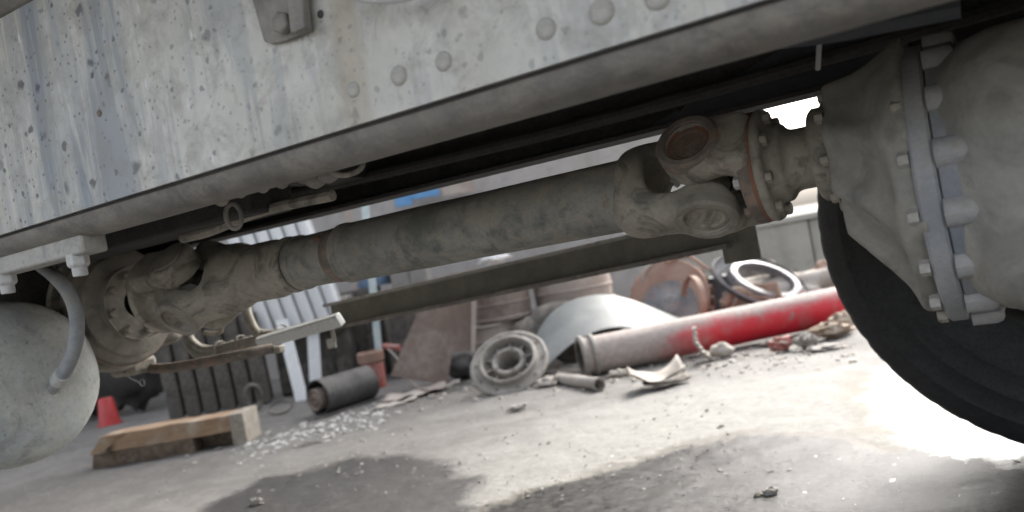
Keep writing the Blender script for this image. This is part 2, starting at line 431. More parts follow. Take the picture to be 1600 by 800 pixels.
# ------------------------------------------------------------------ cast shapes from distance fields
def L(p, o=(0, 0, 0)): return p[0] - o[0], p[1] - o[1], p[2] - o[2]
def s_cyl(p, o, ax, r, h0, h1, rnd=0.004, r2=None):
    ax = V(ax).normalized(); x, y, z = L(p, o)
    h = x * ax.x + y * ax.y + z * ax.z
    q = np.sqrt(np.maximum(x * x + y * y + z * z - h * h, 0))
    rr = r if r2 is None else r + (r2 - r) * np.clip((h - h0) / (h1 - h0), 0, 1)
    a = q - rr + rnd; b_ = np.abs(h - (h0 + h1) / 2) - (h1 - h0) / 2 + rnd
    return np.minimum(np.maximum(a, b_), 0) + np.sqrt(np.maximum(a, 0) ** 2 + np.maximum(b_, 0) ** 2) - rnd
def s_box(p, o, a, b_, c, ha, hb, hc, rnd=.006):
    x, y, z = L(p, o)
    qs = []
    for ax, h in ((V(a).normalized(), ha), (V(b_).normalized(), hb), (V(c).normalized(), hc)):
        qs.append(np.abs(x * ax.x + y * ax.y + z * ax.z) - h + rnd)
    return np.minimum(np.maximum(np.maximum(qs[0], qs[1]), qs[2]), 0) + np.sqrt(sum(np.maximum(q, 0) ** 2 for q in qs)) - rnd
def s_sph(p, o, r, sc_=(1, 1, 1)):
    x, y, z = L(p, o)
    return (np.sqrt((x / sc_[0]) ** 2 + (y / sc_[1]) ** 2 + (z / sc_[2]) ** 2) - r) * min(sc_)
def s_cap(p, a, b_, r, r2=None):
    a = V(a); b_ = V(b_); d = b_ - a; x, y, z = L(p, a)
    t = np.clip((x * d.x + y * d.y + z * d.z) / d.length_squared, 0, 1)
    rr = r if r2 is None else r + (r2 - r) * t
    return np.sqrt((x - t * d.x) ** 2 + (y - t * d.y) ** 2 + (z - t * d.z) ** 2) - rr
def smin(a, b_, k):
    h = np.clip(.5 + .5 * (b_ - a) / k, 0, 1)
    return b_ + (a - b_) * h - k * h * (1 - h)
def smax(a, b_, k): return -smin(-a, -b_, k)
def surf(f, lo, hi, h):
    ax = [np.arange(lo[i], hi[i] + h, h) for i in range(3)]
    X, Y, Z = np.meshgrid(*ax, indexing='ij')
    D = f((X, Y, Z)).astype(np.float64)
    D[0] = D[-1] = 1; D[:, 0] = D[:, -1] = 1; D[:, :, 0] = D[:, :, -1] = 1
    S = D < 0
    n = np.array(D.shape) - 1
    pos = np.zeros((*n, 3)); cnt = np.zeros(n)
    def cs(A, o): return A[o[0]:o[0] + n[0], o[1]:o[1] + n[1], o[2]:o[2] + n[2]]
    for a in range(3):
        d = [0, 0, 0]; d[a] = 1
        o1, o2 = [i for i in range(3) if i != a]
        for u in (0, 1):
            for w_ in (0, 1):
                o = [0, 0, 0]; o[o1] = u; o[o2] = w_
                e = [o[i] + d[i] for i in range(3)]
                va, vb = cs(D, o), cs(D, e)
                cr = cs(S, o) != cs(S, e)
                t = np.where(cr, va / np.where(cr, va - vb, 1), 0)
                for i in range(3): pos[..., i] += np.where(cr, o[i] + (t if i == a else 0), 0)
                cnt += cr
    mask = cnt > 0
    idx = -np.ones(n, int); idx[mask] = np.arange(mask.sum())
    ii = np.argwhere(mask)
    vs = (ii + pos[mask] / cnt[mask][:, None]) * h + np.array([a[0] for a in ax])
    quads = []
    for a in range(3):
        sl0 = [slice(1, -1)] * 3; sl1 = [slice(1, -1)] * 3
        sl0[a] = slice(0, -1); sl1[a] = slice(1, None)
        s0, s1 = S[tuple(sl0)], S[tuple(sl1)]
        e = np.argwhere(s0 != s1)
        if not len(e): continue
        flip = s0[tuple(e.T)]
        o1, o2 = [(1, 2), (2, 0), (0, 1)][a]
        base = e.copy()
        for i in range(3):
            if i != a: base[:, i] += 1
        def at(d1, d2):
            q = base.copy(); q[:, o1] += d1; q[:, o2] += d2
            return idx[tuple(q.T)]
        q = np.stack([at(-1, -1), at(0, -1), at(0, 0), at(-1, 0)], 1)
        q[~flip] = q[~flip][:, ::-1]
        quads.append(q)
    F = np.concatenate(quads)
    F = F[(F >= 0).all(1)]
    m = MB(); m.v = [V(p) for p in vs]; m.f = [tuple(int(i) for i in q) for q in F]
    return m

# ================================================================== THE GROUND
def poly_sd(poly, x, y):
    """signed distance to a polygon (negative inside), numpy"""
    d = np.full(x.shape, 1e9); ins = np.zeros(x.shape, bool)
    n = len(poly)
    for i in range(n):
        ax_, ay_ = poly[i]; bx_, by_ = poly[(i + 1) % n]
        ex, ey = bx_ - ax_, by_ - ay_
        t = np.clip(((x - ax_) * ex + (y - ay_) * ey) / (ex * ex + ey * ey + 1e-12), 0, 1)
        d = np.minimum(d, np.hypot(x - ax_ - t * ex, y - ay_ - t * ey))
        c = (ay_ > y) != (by_ > y)
        xi = ax_ + (y - ay_) * ex / np.where(abs(ey) < 1e-12, 1e-12, ey)
        ins ^= c & (x < xi)
    return np.where(ins, -d, d)
def gpoly(px): return [((g := G(*p)).x, g.y) for p in px]
WET_OIL = gpoly([(290, 830), (345, 780), (410, 748), (470, 738), (545, 716), (640, 712), (700, 722), (712, 742), (760, 742), (748, 762), (728, 782), (735, 800), (700, 860), (280, 900)])
WET_RIGHT = gpoly([(730, 806), (800, 775), (900, 748), (1000, 715), (1100, 690), (1180, 674), (1290, 680), (1400, 702), (1480, 692), (1560, 640), (1760, 560), (1900, 900), (1500, 1300), (700, 1100)])
WET_TAN = gpoly([(1322, 580), (1380, 585), (1372, 610), (1385, 645), (1420, 680), (1330, 680), (1345, 650), (1315, 615)])
WET_MIRROR = gpoly([(1395, 560), (1500, 560), (1640, 640), (1600, 720), (1500, 706), (1430, 690), (1385, 645), (1375, 600)])
LIT_DRY = gpoly([(560, 840), (690, 760), (800, 690), (900, 645), (1010, 612), (1120, 592), (1240, 575), (1330, 560), (1450, 560), (1700, 600), (1900, 900), (900, 1100)])  # dry concrete, with the brighter light on the right painted into its colour
def axis_vals(lo, hi, step, far, g=1.35):
    v = list(np.arange(lo, hi, step)); s = step
    x = hi
    while x < far: v.append(x); s *= g; x += s
    s = step; x = lo - step
    while x > -far: v.insert(0, x); s *= g; x -= s
    return np.array(v)
ga = axis_vals(-3.6, 2.6, .03, 240); gb = axis_vals(1.6, 6.4, .03, 240)
A_, B_ = np.meshgrid(ga, gb, indexing='ij')
X_ = Rh.x * A_ + Fh.x * B_; Y_ = Rh.y * A_ + Fh.y * B_
dens = np.exp(-np.maximum(0, np.hypot(A_, B_ - 3.5) - 4) ** 2 / 4)
Zg = np.zeros(A_.shape)
for i in range(A_.shape[0]):
    for j in range(A_.shape[1]):
        if dens[i, j] > .02:
            p = V((X_[i, j], Y_[i, j], 0))
            Zg[i, j] = dens[i, j] * (.008 * mnoise.fractal(p * 1.7, 1, 2, 3) + .0045 * mnoise.fractal(p * 9, .9, 2, 3))
wets = {'oil': poly_sd(WET_OIL, X_, Y_), 'damp': poly_sd(WET_RIGHT, X_, Y_), 'tan': poly_sd(WET_TAN, X_, Y_), 'pool': poly_sd(WET_MIRROR, X_, Y_), 'lit_dry': poly_sd(LIT_DRY, X_, Y_)}
for k in wets:                                            # standing water lies level
    if k == 'pool':
        f = np.clip(-wets[k] / .06, 0, 1); Zg = Zg * (1 - f) - .002 * f
mb = MB()
k = len(gb)
mb.v = [V((X_[i, j], Y_[i, j], Zg[i, j])) for i in range(len(ga)) for j in range(k)]
mb.f = [(i * k + j, (i + 1) * k + j, (i + 1) * k + j + 1, i * k + j + 1) for i in range(len(ga) - 1) for j in range(k - 1)]
def ground_mat():
    m, t, b = nt('dusty_concrete_yard')
    v = mapped(t, space='Object')
    n1 = noise(t, v, .9, 8, .6, .5); n2 = noise(t, v, 5, 8, .7, .3); n3 = noise(t, v, 28, 8, .75); n4 = noise(t, v, 130, 4, .8)
    c = mixc(t, ramp(t, n1, .35, .65), (0.135, 0.129, 0.12), (0.215, 0.207, 0.195))
    c = mixc(t, mth(t, 'MULTIPLY', ramp(t, n2, .45, .75), .8), c, (0.10, 0.095, 0.087))
    c = mixc(t, mth(t, 'MULTIPLY', ramp(t, n3, .50, .72), .6), c, (0.30, 0.29, 0.275))
    c = mixc(t, mth(t, 'MULTIPLY', ramp(t, n4, .52, .75), .55), c, (0.11, 0.105, 0.10))
    def att(name, edge, wob=.10):
        a = N(t, 'ShaderNodeAttribute', attribute_name=name)
        d = mth(t, 'ADD', a.outputs['Fac'], mth(t, 'MULTIPLY', mth(t, 'SUBTRACT', n2, .5), wob * 2.4))
        d = mth(t, 'ADD', d, mth(t, 'MULTIPLY', mth(t, 'SUBTRACT', n3, .5), wob * .9))
        return ramp(t, d, edge, -edge), d
    oil, _ = att('oil', .035); damp, dd = att('damp', .03); tan_, _ = att('tan', .04, .06); pool, _ = att('pool', .06, .14)
    rim = mth(t, 'MULTIPLY', ramp(t, mth(t, 'ABSOLUTE', dd), .04, .0), .55, True)
    lit_dry, _ = att('lit_dry', .28, .5)
    c = mixc(t, mth(t, 'MULTIPLY', lit_dry, .85), c, mixc(t, ramp(t, n3, .35, .65), (0.20, 0.196, 0.18), (0.31, 0.304, 0.285)))  # pale dust colour, also carrying the light painted over this ground
    c = mixc(t, mth(t, 'MULTIPLY', mth(t, 'MULTIPLY', lit_dry, ramp(t, n2, .5, .7)), .45), c, (0.30, 0.29, 0.265))
    c = mixc(t, mth(t, 'MULTIPLY', ramp(t, n4, .55, .75), .4), c, (0.16, 0.15, 0.14))
    c = mixc(t, mth(t, 'MULTIPLY', tan_, .6), c, (0.20, 0.18, 0.145))
    c = mixc(t, mth(t, 'MULTIPLY', damp, .93), c, mixc(t, ramp(t, n3, .40, .7), (0.018, 0.018, 0.019), (0.085, 0.083, 0.078)))
    c = mixc(t, rim, c, (0.13, 0.115, 0.09))
    c = mixc(t, mth(t, 'MULTIPLY', oil, .9), c, mixc(t, ramp(t, n3, .35, .7), (0.022, 0.021, 0.021), (0.055, 0.053, 0.052)))
    c = mixc(t, mth(t, 'MULTIPLY', pool, .5), c, (0.22, 0.21, 0.20))
    t.links.new(c, b.inputs['Base Color'])
    r = mth(t, 'ADD', .62, mth(t, 'MULTIPLY', n3, .3))
    r = mth(t, 'SUBTRACT', r, mth(t, 'MULTIPLY', damp, .46))
    r = mth(t, 'SUBTRACT', r, mth(t, 'MULTIPLY', oil, .35))
    r = mth(t, 'SUBTRACT', r, mth(t, 'MULTIPLY', pool, .60))
    r = mth(t, 'MAXIMUM', r, .10)
    t.links.new(r, b.inputs['Roughness'])
    t.links.new(mth(t, 'ADD', mth(t, 'SUBTRACT', .22, mth(t, 'MULTIPLY', damp, .13)), mth(t, 'MULTIPLY', pool, .40)), b.inputs['Specular IOR Level'])
    h = mth(t, 'ADD', mth(t, 'ADD', n2, mth(t, 'MULTIPLY', n3, .6)), mth(t, 'MULTIPLY', n4, .35))
    bp = N(t, 'ShaderNodeBump'); bp.inputs['Distance'].default_value = .009
    t.links.new(h, bp.inputs['Height'])
    t.links.new(mth(t, 'SUBTRACT', mth(t, 'SUBTRACT', .8, mth(t, 'MULTIPLY', pool, .62), True), mth(t, 'MULTIPLY', damp, .35), True), bp.inputs['Strength'])
    t.links.new(bp.outputs[0], b.inputs['Normal'])
    return m
MAT['ground'] = ground_mat()
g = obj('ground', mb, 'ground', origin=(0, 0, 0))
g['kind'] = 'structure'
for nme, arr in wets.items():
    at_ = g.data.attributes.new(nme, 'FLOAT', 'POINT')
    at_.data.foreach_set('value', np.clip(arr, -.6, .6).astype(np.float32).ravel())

def gz(p): return 0.0
def yl(a, b_, z=0.0): return Rh * a + Fh * b_ + Zu * z      # yard coordinates
def ab(p): p = V(p); return p.dot(Rh), p.dot(Fh)

# ================================================================== WALLS
wl_a, wl_b = P(-900, 600, 7.2), P(1105, 300, 7.2)
a0_, _ = ab(wl_a); a1_, _ = ab(wl_b)
m_ = MB().box(yl((a0_ + a1_) / 2, 7.3, 2.6), Rh * ((a1_ - a0_) / 2), Fh * .12, Zu * 2.65)
wall = tag(obj('building_wall', m_, 'wall', bevel=.01, frame=(Rh, Fh, Zu)), 'tall stained grey concrete wall closing the yard behind the scrap heap', 'wall')
c1_, _ = ab(P(1060, 400, 6.3)); c2_, _ = ab(P(2100, 300, 6.3))
lw = thing('low_wall', 'low pale concrete wall seen between the lower shaft joint and the tyre', 'wall', yl((c1_ + c2_) / 2, 6.35))
seg = (c2_ - c1_) / 5
for i in range(5):
    mm = MB().box(yl(c1_ + seg * (i + .5), 6.36 + .01 * (i % 2), .265), Rh * (seg / 2 - .006), Fh * .08, Zu * .27)
    obj('concrete_panel', mm, 'lowwall', lw, bevel=.012, frame=(Rh, Fh, Zu))
mm = MB().box(yl((c1_ + c2_) / 2, 6.36, .559), Rh * ((c2_ - c1_) / 2), Fh * .10, Zu * .022)
obj('coping', mm, 'lowwall', lw, bevel=.006, frame=(Rh, Fh, Zu))
bs = tag(obj('sign_board', MB().box(P(655, 300, 7.0), Rh * .16, Fh * .012, Zu * .055), 'bluesign', bevel=.003), 'blue board fixed high on the wall above the middle of the drive shaft', 'board')
bs2 = tag(obj('sign_board', MB().box(P(634, 312, 6.98) + Rh * -.02, Rh * .07, Fh * .012, Zu * .05), 'bluesign', bevel=.003), 'small blue board on the wall left of the larger blue board', 'board')
tag(obj('sign_board', MB().box(P(715, 290, 7.0), Rh * .13, Fh * .012, Zu * .07), 'brownlight', bevel=.003), 'faded pinkish board on the wall right of the blue boards', 'board')

# ================================================================== THE TRUCK
truck = thing('truck', 'underside of a heavy grey truck with chassis rails, drive shaft, axle and air tank', 'truck', (-.6, 1.1, 0))
def sub(name, loc): 
    o = bpy.data.objects.new(name, None); col.objects.link(o); o.empty_display_size = .05
    o.parent = truck; o.location = V(loc) - W[truck.name]; W[o.name] = V(loc); return o
X, Y, Z = V((1, 0, 0)), V((0, 1, 0)), V((0, 0, 1))
ZR = .8247
# near rail: outer plate, inner channel with a rounded lower corner
rail = obj('chassis_rail', MB().box((-1.0, .704, (ZR + 1.118) / 2), X * 3.2, Y * .004, Z * ((1.118 - ZR) / 2)), 'rail', truck, origin=(-.75, .704, 1.0))
prof = [(.7085, 1.12)]
for i in range(10):
    a = rad(180 + 90 * i / 9); prof.append((.7085 + .034 + .036 * math.cos(a) - 0.0, ZR + .005 + .036 * math.sin(a)))
prof += [(.756, ZR - .031), (.756, ZR - .022), (.745, ZR - .022), (.720, ZR + .006), (.718, 1.12)]
m_ = MB()
xs = np.linspace(-4.2, 2.2, 80)
rows = [[V((x, p[0] + .0012 * mnoise.noise(V((x * 5, p[1] * 30, 0))), p[1] + .0012 * mnoise.noise(V((x * 4, 3, p[0] * 30))))) for p in prof] for x in xs]
m_.grid(rows)
obj('rail_channel', m_, 'roll', rail, angle=50)
def hexhead(r, h, ax, c, mb=None):
    mb = mb or MB()
    return mb.lathe([(0, h), (r * .82, h), (r, h * .8), (r, 0), (0, 0)], c, ax, 6)
def dome(r, h, ax, c, segs=18):
    return MB().lathe([(0, h), (r * .5, h * .88), (r * .82, h * .55), (r, 0.0), (r * 1.02, -.002)], c, ax, segs)
riv = None
for (px, py, rr) in ((552, 140, .0095), (623, 118, .0115), (693, 96, .011), (853, 45, .0115), (940, 18, .0135), (1027, -6, .0135), (1110, -30, .0135)):
    c = PY(px, py, .700)
    r_ = obj('rivet', dome(rr * .92, rr * .42, -Y, c), 'rivet', rail)
for (px, py) in ((155, 177),):
    c = PY(px, py, .6995); obj('paint_blister', dome(.005, .0018, -Y, c, 10), 'cast_rust', rail)
obj('seam', MB().box((-1.0, .7082, ZR - .0018), X * 3.2, Y * .0022, Z * .0017), 'dark', rail)
# bracket with its bolt, upper edge of the photo
pz = [PY(384, -60, .70), PY(420, 66, .70), PY(432, 70, .70), PY(452, 66, .70), PY(492, 50, .70), PY(478, -60, .70)]
br = obj('bracket', MB().prism([V((p.x, .6925, p.z)) for p in pz], Y * .006), 'roll', truck, bevel=.0015)
pz = [PY(462, -60, .70), PY(474, 56, .70), PY(497, 48, .70), PY(486, -60, .70)]
obj('bracket_lip', MB().prism([V((p.x, .680, p.z)) for p in pz], Y * .012), 'roll', br, bevel=.002)
c = PY(446, 37, .692); obj('bolt', hexhead(.0125, .011, -Y, V((c.x, .692, c.z))), 'roll', br, bevel=.001)
c = PY(500, 22, .699); obj('hole_plug', dome(.0045, .001, -Y, V((c.x, .6995, c.z))), 'blackr', rail)
# loop of hose at the upper edge, and the body's bearer above the rail
m_ = MB().tube([PY(520, -22, .68), PY(560, -2, .675), PY(600, 1, .672), PY(645, -4, .675), PY(680, -26, .68)], .004, 10, 2)
obj('hose', m_, 'nut', truck)
m_ = MB().tube([(-4.2, .715, 1.144), (2.2, .715, 1.144)], .026, 16)
obj('body_bearer', m_, 'roll', truck)
body = obj('body_floor', MB().box((-1.0, 1.25, 1.36), X * 3.4, Y * 1.02, Z * .03), 'body', truck)
for i in range(8):
    obj('body_crossbeam', MB().box((-3.9 + .8 * i, 1.25, 1.285), X * .035, Y * 1.0, Z * .044), 'body', truck)
for y in (.76, 1.42):
    obj('body_runner', MB().box((-1.0, y, 1.205), X * 3.2, Y * .035, Z * .035), 'body', truck)
# far rail, with its lower flange turned towards us
YF = 1.45
fr = obj('chassis_rail', MB().box((-1.0, YF, .975), X * 3.2, Y * .004, Z * .15), 'dark', truck)
obj('rail_flange', MB().box((-1.0, YF - .036, .8285), X * 3.2, Y * .0315, Z * .0035), 'dark', fr)
obj('rail_flange', MB().box((-1.0, YF - .036, 1.1215), X * 3.2, Y * .0315, Z * .0035), 'dark', fr)
gp = [PY(x, y, YF) for x, y in ((1000, 214), (1100, 150), (1240, 70), (1420, 40), (1420, 108))]
gp = [(p.x, min(p.z, 1.1)) for p in gp]
gus = obj('gusset_plate', MB().prism([V((x, YF - .014, max(z, .834))) for x, z in gp], Y * .009), 'bluedark', fr)
for (px, py) in ((1125, 140), (1175, 126), (1060, 165), (1250, 100)):
    c = PY(px, py, YF - .014); obj('bolt', dome(.010, .006, -Y, c), 'dark', gus)
for (px, py) in ((645, 262), (680, 250), (985, 172), (950, 180), (900, 190)):
    c = PY(px, py, YF - .005); obj('bolt', dome(.010, .006, -Y, c), 'dark', fr)
# cross members
for x in (-2.6, -1.15, .42):
    obj('cross_member', MB().box((x, 1.08, .98), X * .04, Y * .362, Z * .11), 'dark', truck)
# hoses and lines along the far rail
for (y, z, r, mt) in ((1.36, .875, .012, 'dark'), (1.30, .915, .009, 'dark'), (.86, .90, .010, 'dark'), (.84, .865, .008, 'dark'), (.93, .93, .014, 'blackr')):
    pts = [(x, y + .012 * math.sin(x * 3 + z * 40), z + .01 * math.sin(x * 2.3 + y * 9)) for x in np.linspace(-3.6, 1.2, 26)]
    obj('air_line', MB().tube(pts, r, 10), mt, truck)
m_ = MB().tube([PY(1150, 62, .95), PY(1220, 60, .95), PY(1300, 50, .95), PY(1400, 30, .95), PY(1500, 10, .95)], .012, 10, 2); obj('air_line', m_, 'bluedark', truck)
m_ = MB().tube([PY(1200, 70, 1.0), PY(1270, 58, 1.0), PY(1360, 40, 1.0), PY(1480, 20, 1.0)], .006, 8, 2); obj('air_line', m_, 'bluedark', truck)
m_ = MB().tube([PY(1283, 40, 1.0), PY(1280, 70, 1.0), PY(1278, 108, 1.02)], .003, 8, 1); obj('cable_tie', m_, 'hose', truck)
# loops and clips under the near rail
def ringpath(c, a, b_, r1, r2, n=20, ph=0): return [V(c) + V(a) * (r1 * math.cos(ph + 2 * math.pi * i / n)) + V(b_) * (r2 * math.sin(ph + 2 * math.pi * i / n)) for i in range(n + 1)]
c = PY(365, 338, .85); obj('hose_loop', MB().tube(ringpath(c, Rh, Z, .011, .018), .0035, 8, cap=False), 'roll', truck)
c = PY(541, 258, .80); obj('hose_loop', MB().tube(ringpath(c, Rh, Z, .021, .012), .0035, 8, cap=False), 'cast', truck)
for (px, py, s) in ((475, 274, .012), (492, 280, .013), (512, 270, .014), (440, 285, .009), (345, 312, .010), (375, 300, .009), (410, 292, .009)):
    c = PY(px, py, .81); obj('pipe_clip', MB().lathe([(0, s * .8), (s * .8, s * .6), (s, 0), (s * .7, -s * .8), (0, -s)], c, V((.3, -.8, -.4)), 10, wob=.3), 'roll' if px > 430 else 'cast', truck)
# channel piece under the rails, above the left joint
m_ = MB().tube([PY(285, 372, 1.0), PY(330, 362, 1.0), PY(400, 330, 1.0), PY(520, 305, 1.0)], .009, 8, 2); obj('air_line', m_, 'cast', truck)
m_ = MB().box((PY(215, 382, 1.0) + PY(150, 386, 1.0)) / 2 + X * .03, X * .13, Y * .012, Z * .006); obj('support_strip', m_, 'cast', truck, bevel=.001)
m_ = MB().box(PY(240, 352, 1.0), X * .3, Y * .05, Z * .030); obj('gearbox_mount', m_, 'dark', truck, bevel=.006)

# ---- strap block with its two nuts, lower left of the rail
a = PY(-60, 398, .73); b_ = PY(134, 386, .73)
zt = PY(75, 378, .73).z; zb = PY(75, 406, .73).z
blk = obj('mounting_bar', MB().box(((a.x + b_.x) / 2, .745, (zt + zb) / 2 - .0035), X * ((b_.x - a.x) / 2), Y * .020, Z * ((zt - zb) / 2 + .001)), 'pale', truck, bevel=.004)
for px, py in ((119, 408), (4, 424)):
    c = PY(px, py, .735)
    n_ = obj('nut', hexhead(.0155, .020, -Z, V((c.x, .738, zb - .0005))), 'nut', blk, bevel=.001, angle=25)
    obj('stud', MB().lathe([(.0, .013), (.0095, .013), (.0105, .011), (.0105, 0), (0, 0)], V((c.x, .738, zb - .0203)), -Z, 14), 'nut', n_)

# ---- air tank with its hose
tc = V((-1.628, .90, .5905)); rt = .1565
prof = [(0, .034), (.03, .0335), (.06, .031), (.09, .026), (.115, .019), (.135, .009), (.148, -.006), (.154, -.024), (.1565, -.05), (.1565, -.075)]
tank = obj('air_tank', MB().lathe([(r, h) for r, h in prof] + [(.1565, -.30), (.1565, -.80), (.12, -.86), (0, -.87)], tc, X, 72, wob=.012), 'tank', truck, angle=60)
obj('weld_seam', MB().lathe([(.1560, .004), (.1595, .0), (.1600, -.004), (.1595, -.008), (.1560, -.012)], tc - X * .066, X, 72), 'tank', tank)
for x in (-.25, -.62):
    obj('tank_strap', MB().lathe([(.1570, .02), (.1600, .02), (.1600, -.02), (.1570, -.02)], tc + X * x, X, 48), 'roll', tank)
def PX(px, py, xx):
    r = ray(px, py); return CAM + r * (xx / r.x)
hp = [PY(60, 412, .95), PX(88, 432, -1.42), PX(112, 462, -1.42), PX(122, 500, -1.43), PX(118, 545, -1.46), PX(102, 580, -1.51), PX(88, 600, -1.572)]
hs_ = obj('air_hose', MB().tube(hp, .0125, 14, 3), 'hose', truck)
d_ = (hp[-1] - hp[-2]).normalized()
obj('hose_fitting', MB().tube([hp[-1] - d_ * .055, hp[-1] - d_ * .018], .0155, 14), 'nut', hs_, bevel=.001)
obj('fitting_nut', hexhead(.0145, .020, d_, hp[-1] - d_ * .018), 'hose', hs_, bevel=.001)
obj('tank_port', MB().tube([hp[-1] - d_ * .002, hp[-1] + d_ * .05], .011, 12), 'hose', hs_)
# ---- gearbox and park brake at the shaft's left end
YS, ZS = 1.15, .717
gb_ = sub('gearbox', (-2.2, YS, ZS))
f_ = lambda p: smin(smin(s_cyl(p, (-2.05, YS, ZS + .02), X, .17, -.45, .16, .04), s_box(p, (-2.20, YS - .03, ZS - .0), X, Y, Z, .45, .16, .12, .05), .05), s_cyl(p, (-1.80, YS, ZS), X, .10, -.2, .10, .02), .05)
obj('gearbox_case', surf(f_, (-2.6, .85, .48), (-1.65, 1.5, 1.0), .012), 'dark', gb_, angle=80)
dz = ZS - .012
drum = obj('brake_drum', MB().lathe([(.03, .01), (.075, .012), (.079, .016), (.079, -.004), (.104, -.006), (.110, -.010), (.110, -.030), (.123, -.034), (.126, -.040), (.126, -.062), (.120, -.068), (.04, -.07)], V((-1.628, YS, dz)), X, 64), 'ear', gb_, angle=30)
obj('drum_rim', MB().lathe([(.112, 0), (.127, .0), (.130, -.005), (.130, -.014), (.112, -.016)], V((-1.667, YS, dz)), X, 64), 'cast_rust', gb_)
obj('backing_plate', MB().lathe([(.05, 0), (.136, .004), (.140, 0), (.140, -.006), (.05, -.01)], V((-1.71, YS, dz)), X, 64), 'cast', gb_)
for i in range(8):
    a = 2 * math.pi * (i + .3) / 8
    obj('bolt', hexhead(.009, .010, X, V((-1.615, YS + .062 * math.cos(a), dz + .062 * math.sin(a)))), 'cast', gb_)
# ---- lumps of the brake mechanism around
f_ = lambda p: smin(smin(s_cyl(p, (-1.86, 1.36, .655), X, .05, -.12, .08, .02), s_box(p, (-1.86, 1.28, .63), X, Y, Z, .08, .08, .028, .015), .03), s_cap(p, (-1.80, 1.22, .61), (-1.95, 1.40, .64), .03), .03)
obj('brake_lever_housing', surf(f_, (-2.05, 1.1, .52), (-1.6, 1.5, .80), .008), 'cast', truck, angle=80)
m_ = MB().tube([PY(188, 540, 1.42), PY(205, 566, 1.42), PY(240, 578, 1.42), PY(300, 570, 1.42), PY(370, 556, 1.42), PY(425, 544, 1.50)], .013, 14, 3)
obj('exhaust_pipe', m_, 'cast_rust', truck)
obj('hanging_wire', MB().tube([PY(195, 585, 1.42), PY(205, 592, 1.42), PY(214, 596, 1.42)] + ringpath(PY(222, 598, 1.42), X, Z, .010, .009, 16, math.pi), .0012, 6), 'hose', truck)
obj('splash_shield', MB().box(PY(208, 572, 1.40), X * .05, Y * .04, Z * .022), 'cast', truck, bevel=.012)

# ================================================================== DRIVE SHAFT (parallel to the truck's axis)
sh = sub('drive_shaft', (-.9, YS, ZS))
JL, JR = V((-1.415, YS, ZS - .004)), V((-.352, YS, ZS))
E1 = V((0, -.60, -.80)).normalized()           # ears of the shaft's yokes: towards us and down
E2 = V((0, -.80, .60)).normalized()            # ears of the flange yokes: towards us and up
def yoke_shaft(J, s, k, base_r, neck, eo=1.0):
    """s: side the yoke body lies (-1 left, +1 right); k: scale"""
    def f(p):
        d = s_cyl(p, J + X * s * .145 * k, X, base_r, -neck if s > 0 else -.05 * k, .05 * k if s > 0 else neck, .006)
        cone = s_cyl(p, J + X * s * .088 * k, X, .052 * k, -.020 * k, .020 * k, .012 * k)
        d = smin(d, cone, .025 * k)
        for e in (E1, -E1):
            arm = s_cap(p, J + X * s * .082 * k + e * .036 * k * eo, J + e * .054 * k * eo + X * s * .012 * k, .034 * k, .030 * k)
            flat = s_box(p, J + e * .052 * k * eo + X * s * .03 * k, X, e, X.cross(e), .09 * k, .021 * k, .042 * k, .014 * k)
            arm = smax(arm, -1 * (-flat), .012 * k)
            d = smin(d, arm, .02 * k)
            d = smin(d, s_cyl(p, J + e * .056 * k * eo, e, .0385 * k, -.021 * k, .019 * k * eo, .008 * k), .012 * k)
        # clear the inside of the fork, bore the ears
        inner = s_cap(p, J - X * s * .06 * k, J + X * s * .050 * k, .036 * k)
        inner2 = s_box(p, J - X * s * .015 * k, X, E1, E2, .070 * k, .030 * k * eo, .08 * k, .02 * k)
        d = smax(d, -smin(inner, inner2, .02), .010 * k)
        for e in (E1, -E1):
            d = smax(d, -s_cyl(p, J + e * .08 * k * eo, e, .0265 * k, -.013 * k, .03, .002), .003)
        return d
    return f
KR = 1.12
xr = XAT(1016, YS, ZS)                            # right end of the tube
f_ = yoke_shaft(JR, -1, KR, .0505, .02, .84)
def f_r(p):
    d = f_(p)
    return d
obj('tube_yoke', surf(f_r, (JR.x - .20, YS - .11, ZS - .11), (JR.x + .065, YS + .11, ZS + .11), .0035), 'cast', sh, angle=80)
# bearing caps of the right joint
def cap(J, e, k, h, mat='cast', ring=True):
    o = obj('bearing_cap', MB().lathe([(0, 0), (.018 * k, 0), (.0195 * k, .0012), (.0225 * k, .0018), (.0262 * k, .0005), (.0262 * k, -.05 * k)], J + e * h, e, 32), mat, sh)
    return o
def ear_ring(J, e, k, h, mat='ear'):
    obj('ear_rim', MB().lathe([(.0272 * k, -.012 * k), (.0272 * k, .0015 * k), (.029 * k, .003 * k), (.0355 * k, .003 * k), (.0385 * k, -.0005 * k), (.0392 * k, -.012 * k)], J + e * h, e, 40, wob=.01), mat, sh)
ear_ring(JR, E1, KR, .0745 * KR * .84)
cap(JR, E1, KR, .0685 * KR * .84); cap(JR, -E1, KR, .0685 * KR * .84)
obj('circlip', MB().lathe([(.0245, 0), (.0245, .002), (.0292, .002), (.0292, 0)], JR + E1 * .0692 * KR * .84, E1, 32, a0=.5, a1=6.0), 'cast', sh)
# cross (spider)
for J, k in ((JR, KR), (JL, 1.18)):
    m_ = MB()
    for e in (E1, E2): m_.tube([J - e * .048 * k, J + e * .048 * k], .0175 * k, 20)
    m_.lathe([(0, -.024 * k), (.02 * k, -.02 * k), (.026 * k, 0), (.02 * k, .02 * k), (0, .024 * k)], J, X, 20)
    obj('cross', m_, 'dark', sh)
for px, py in ((1062, 287),):
    c = PY(px, py, YS + .01); obj('grease_fitting', MB().lathe([(0, .016), (.004, .014), (.004, .008), (.007, .006), (.007, 0), (0, 0)], c, V((-.5, -.4, .5)), 8), 'nut', sh)
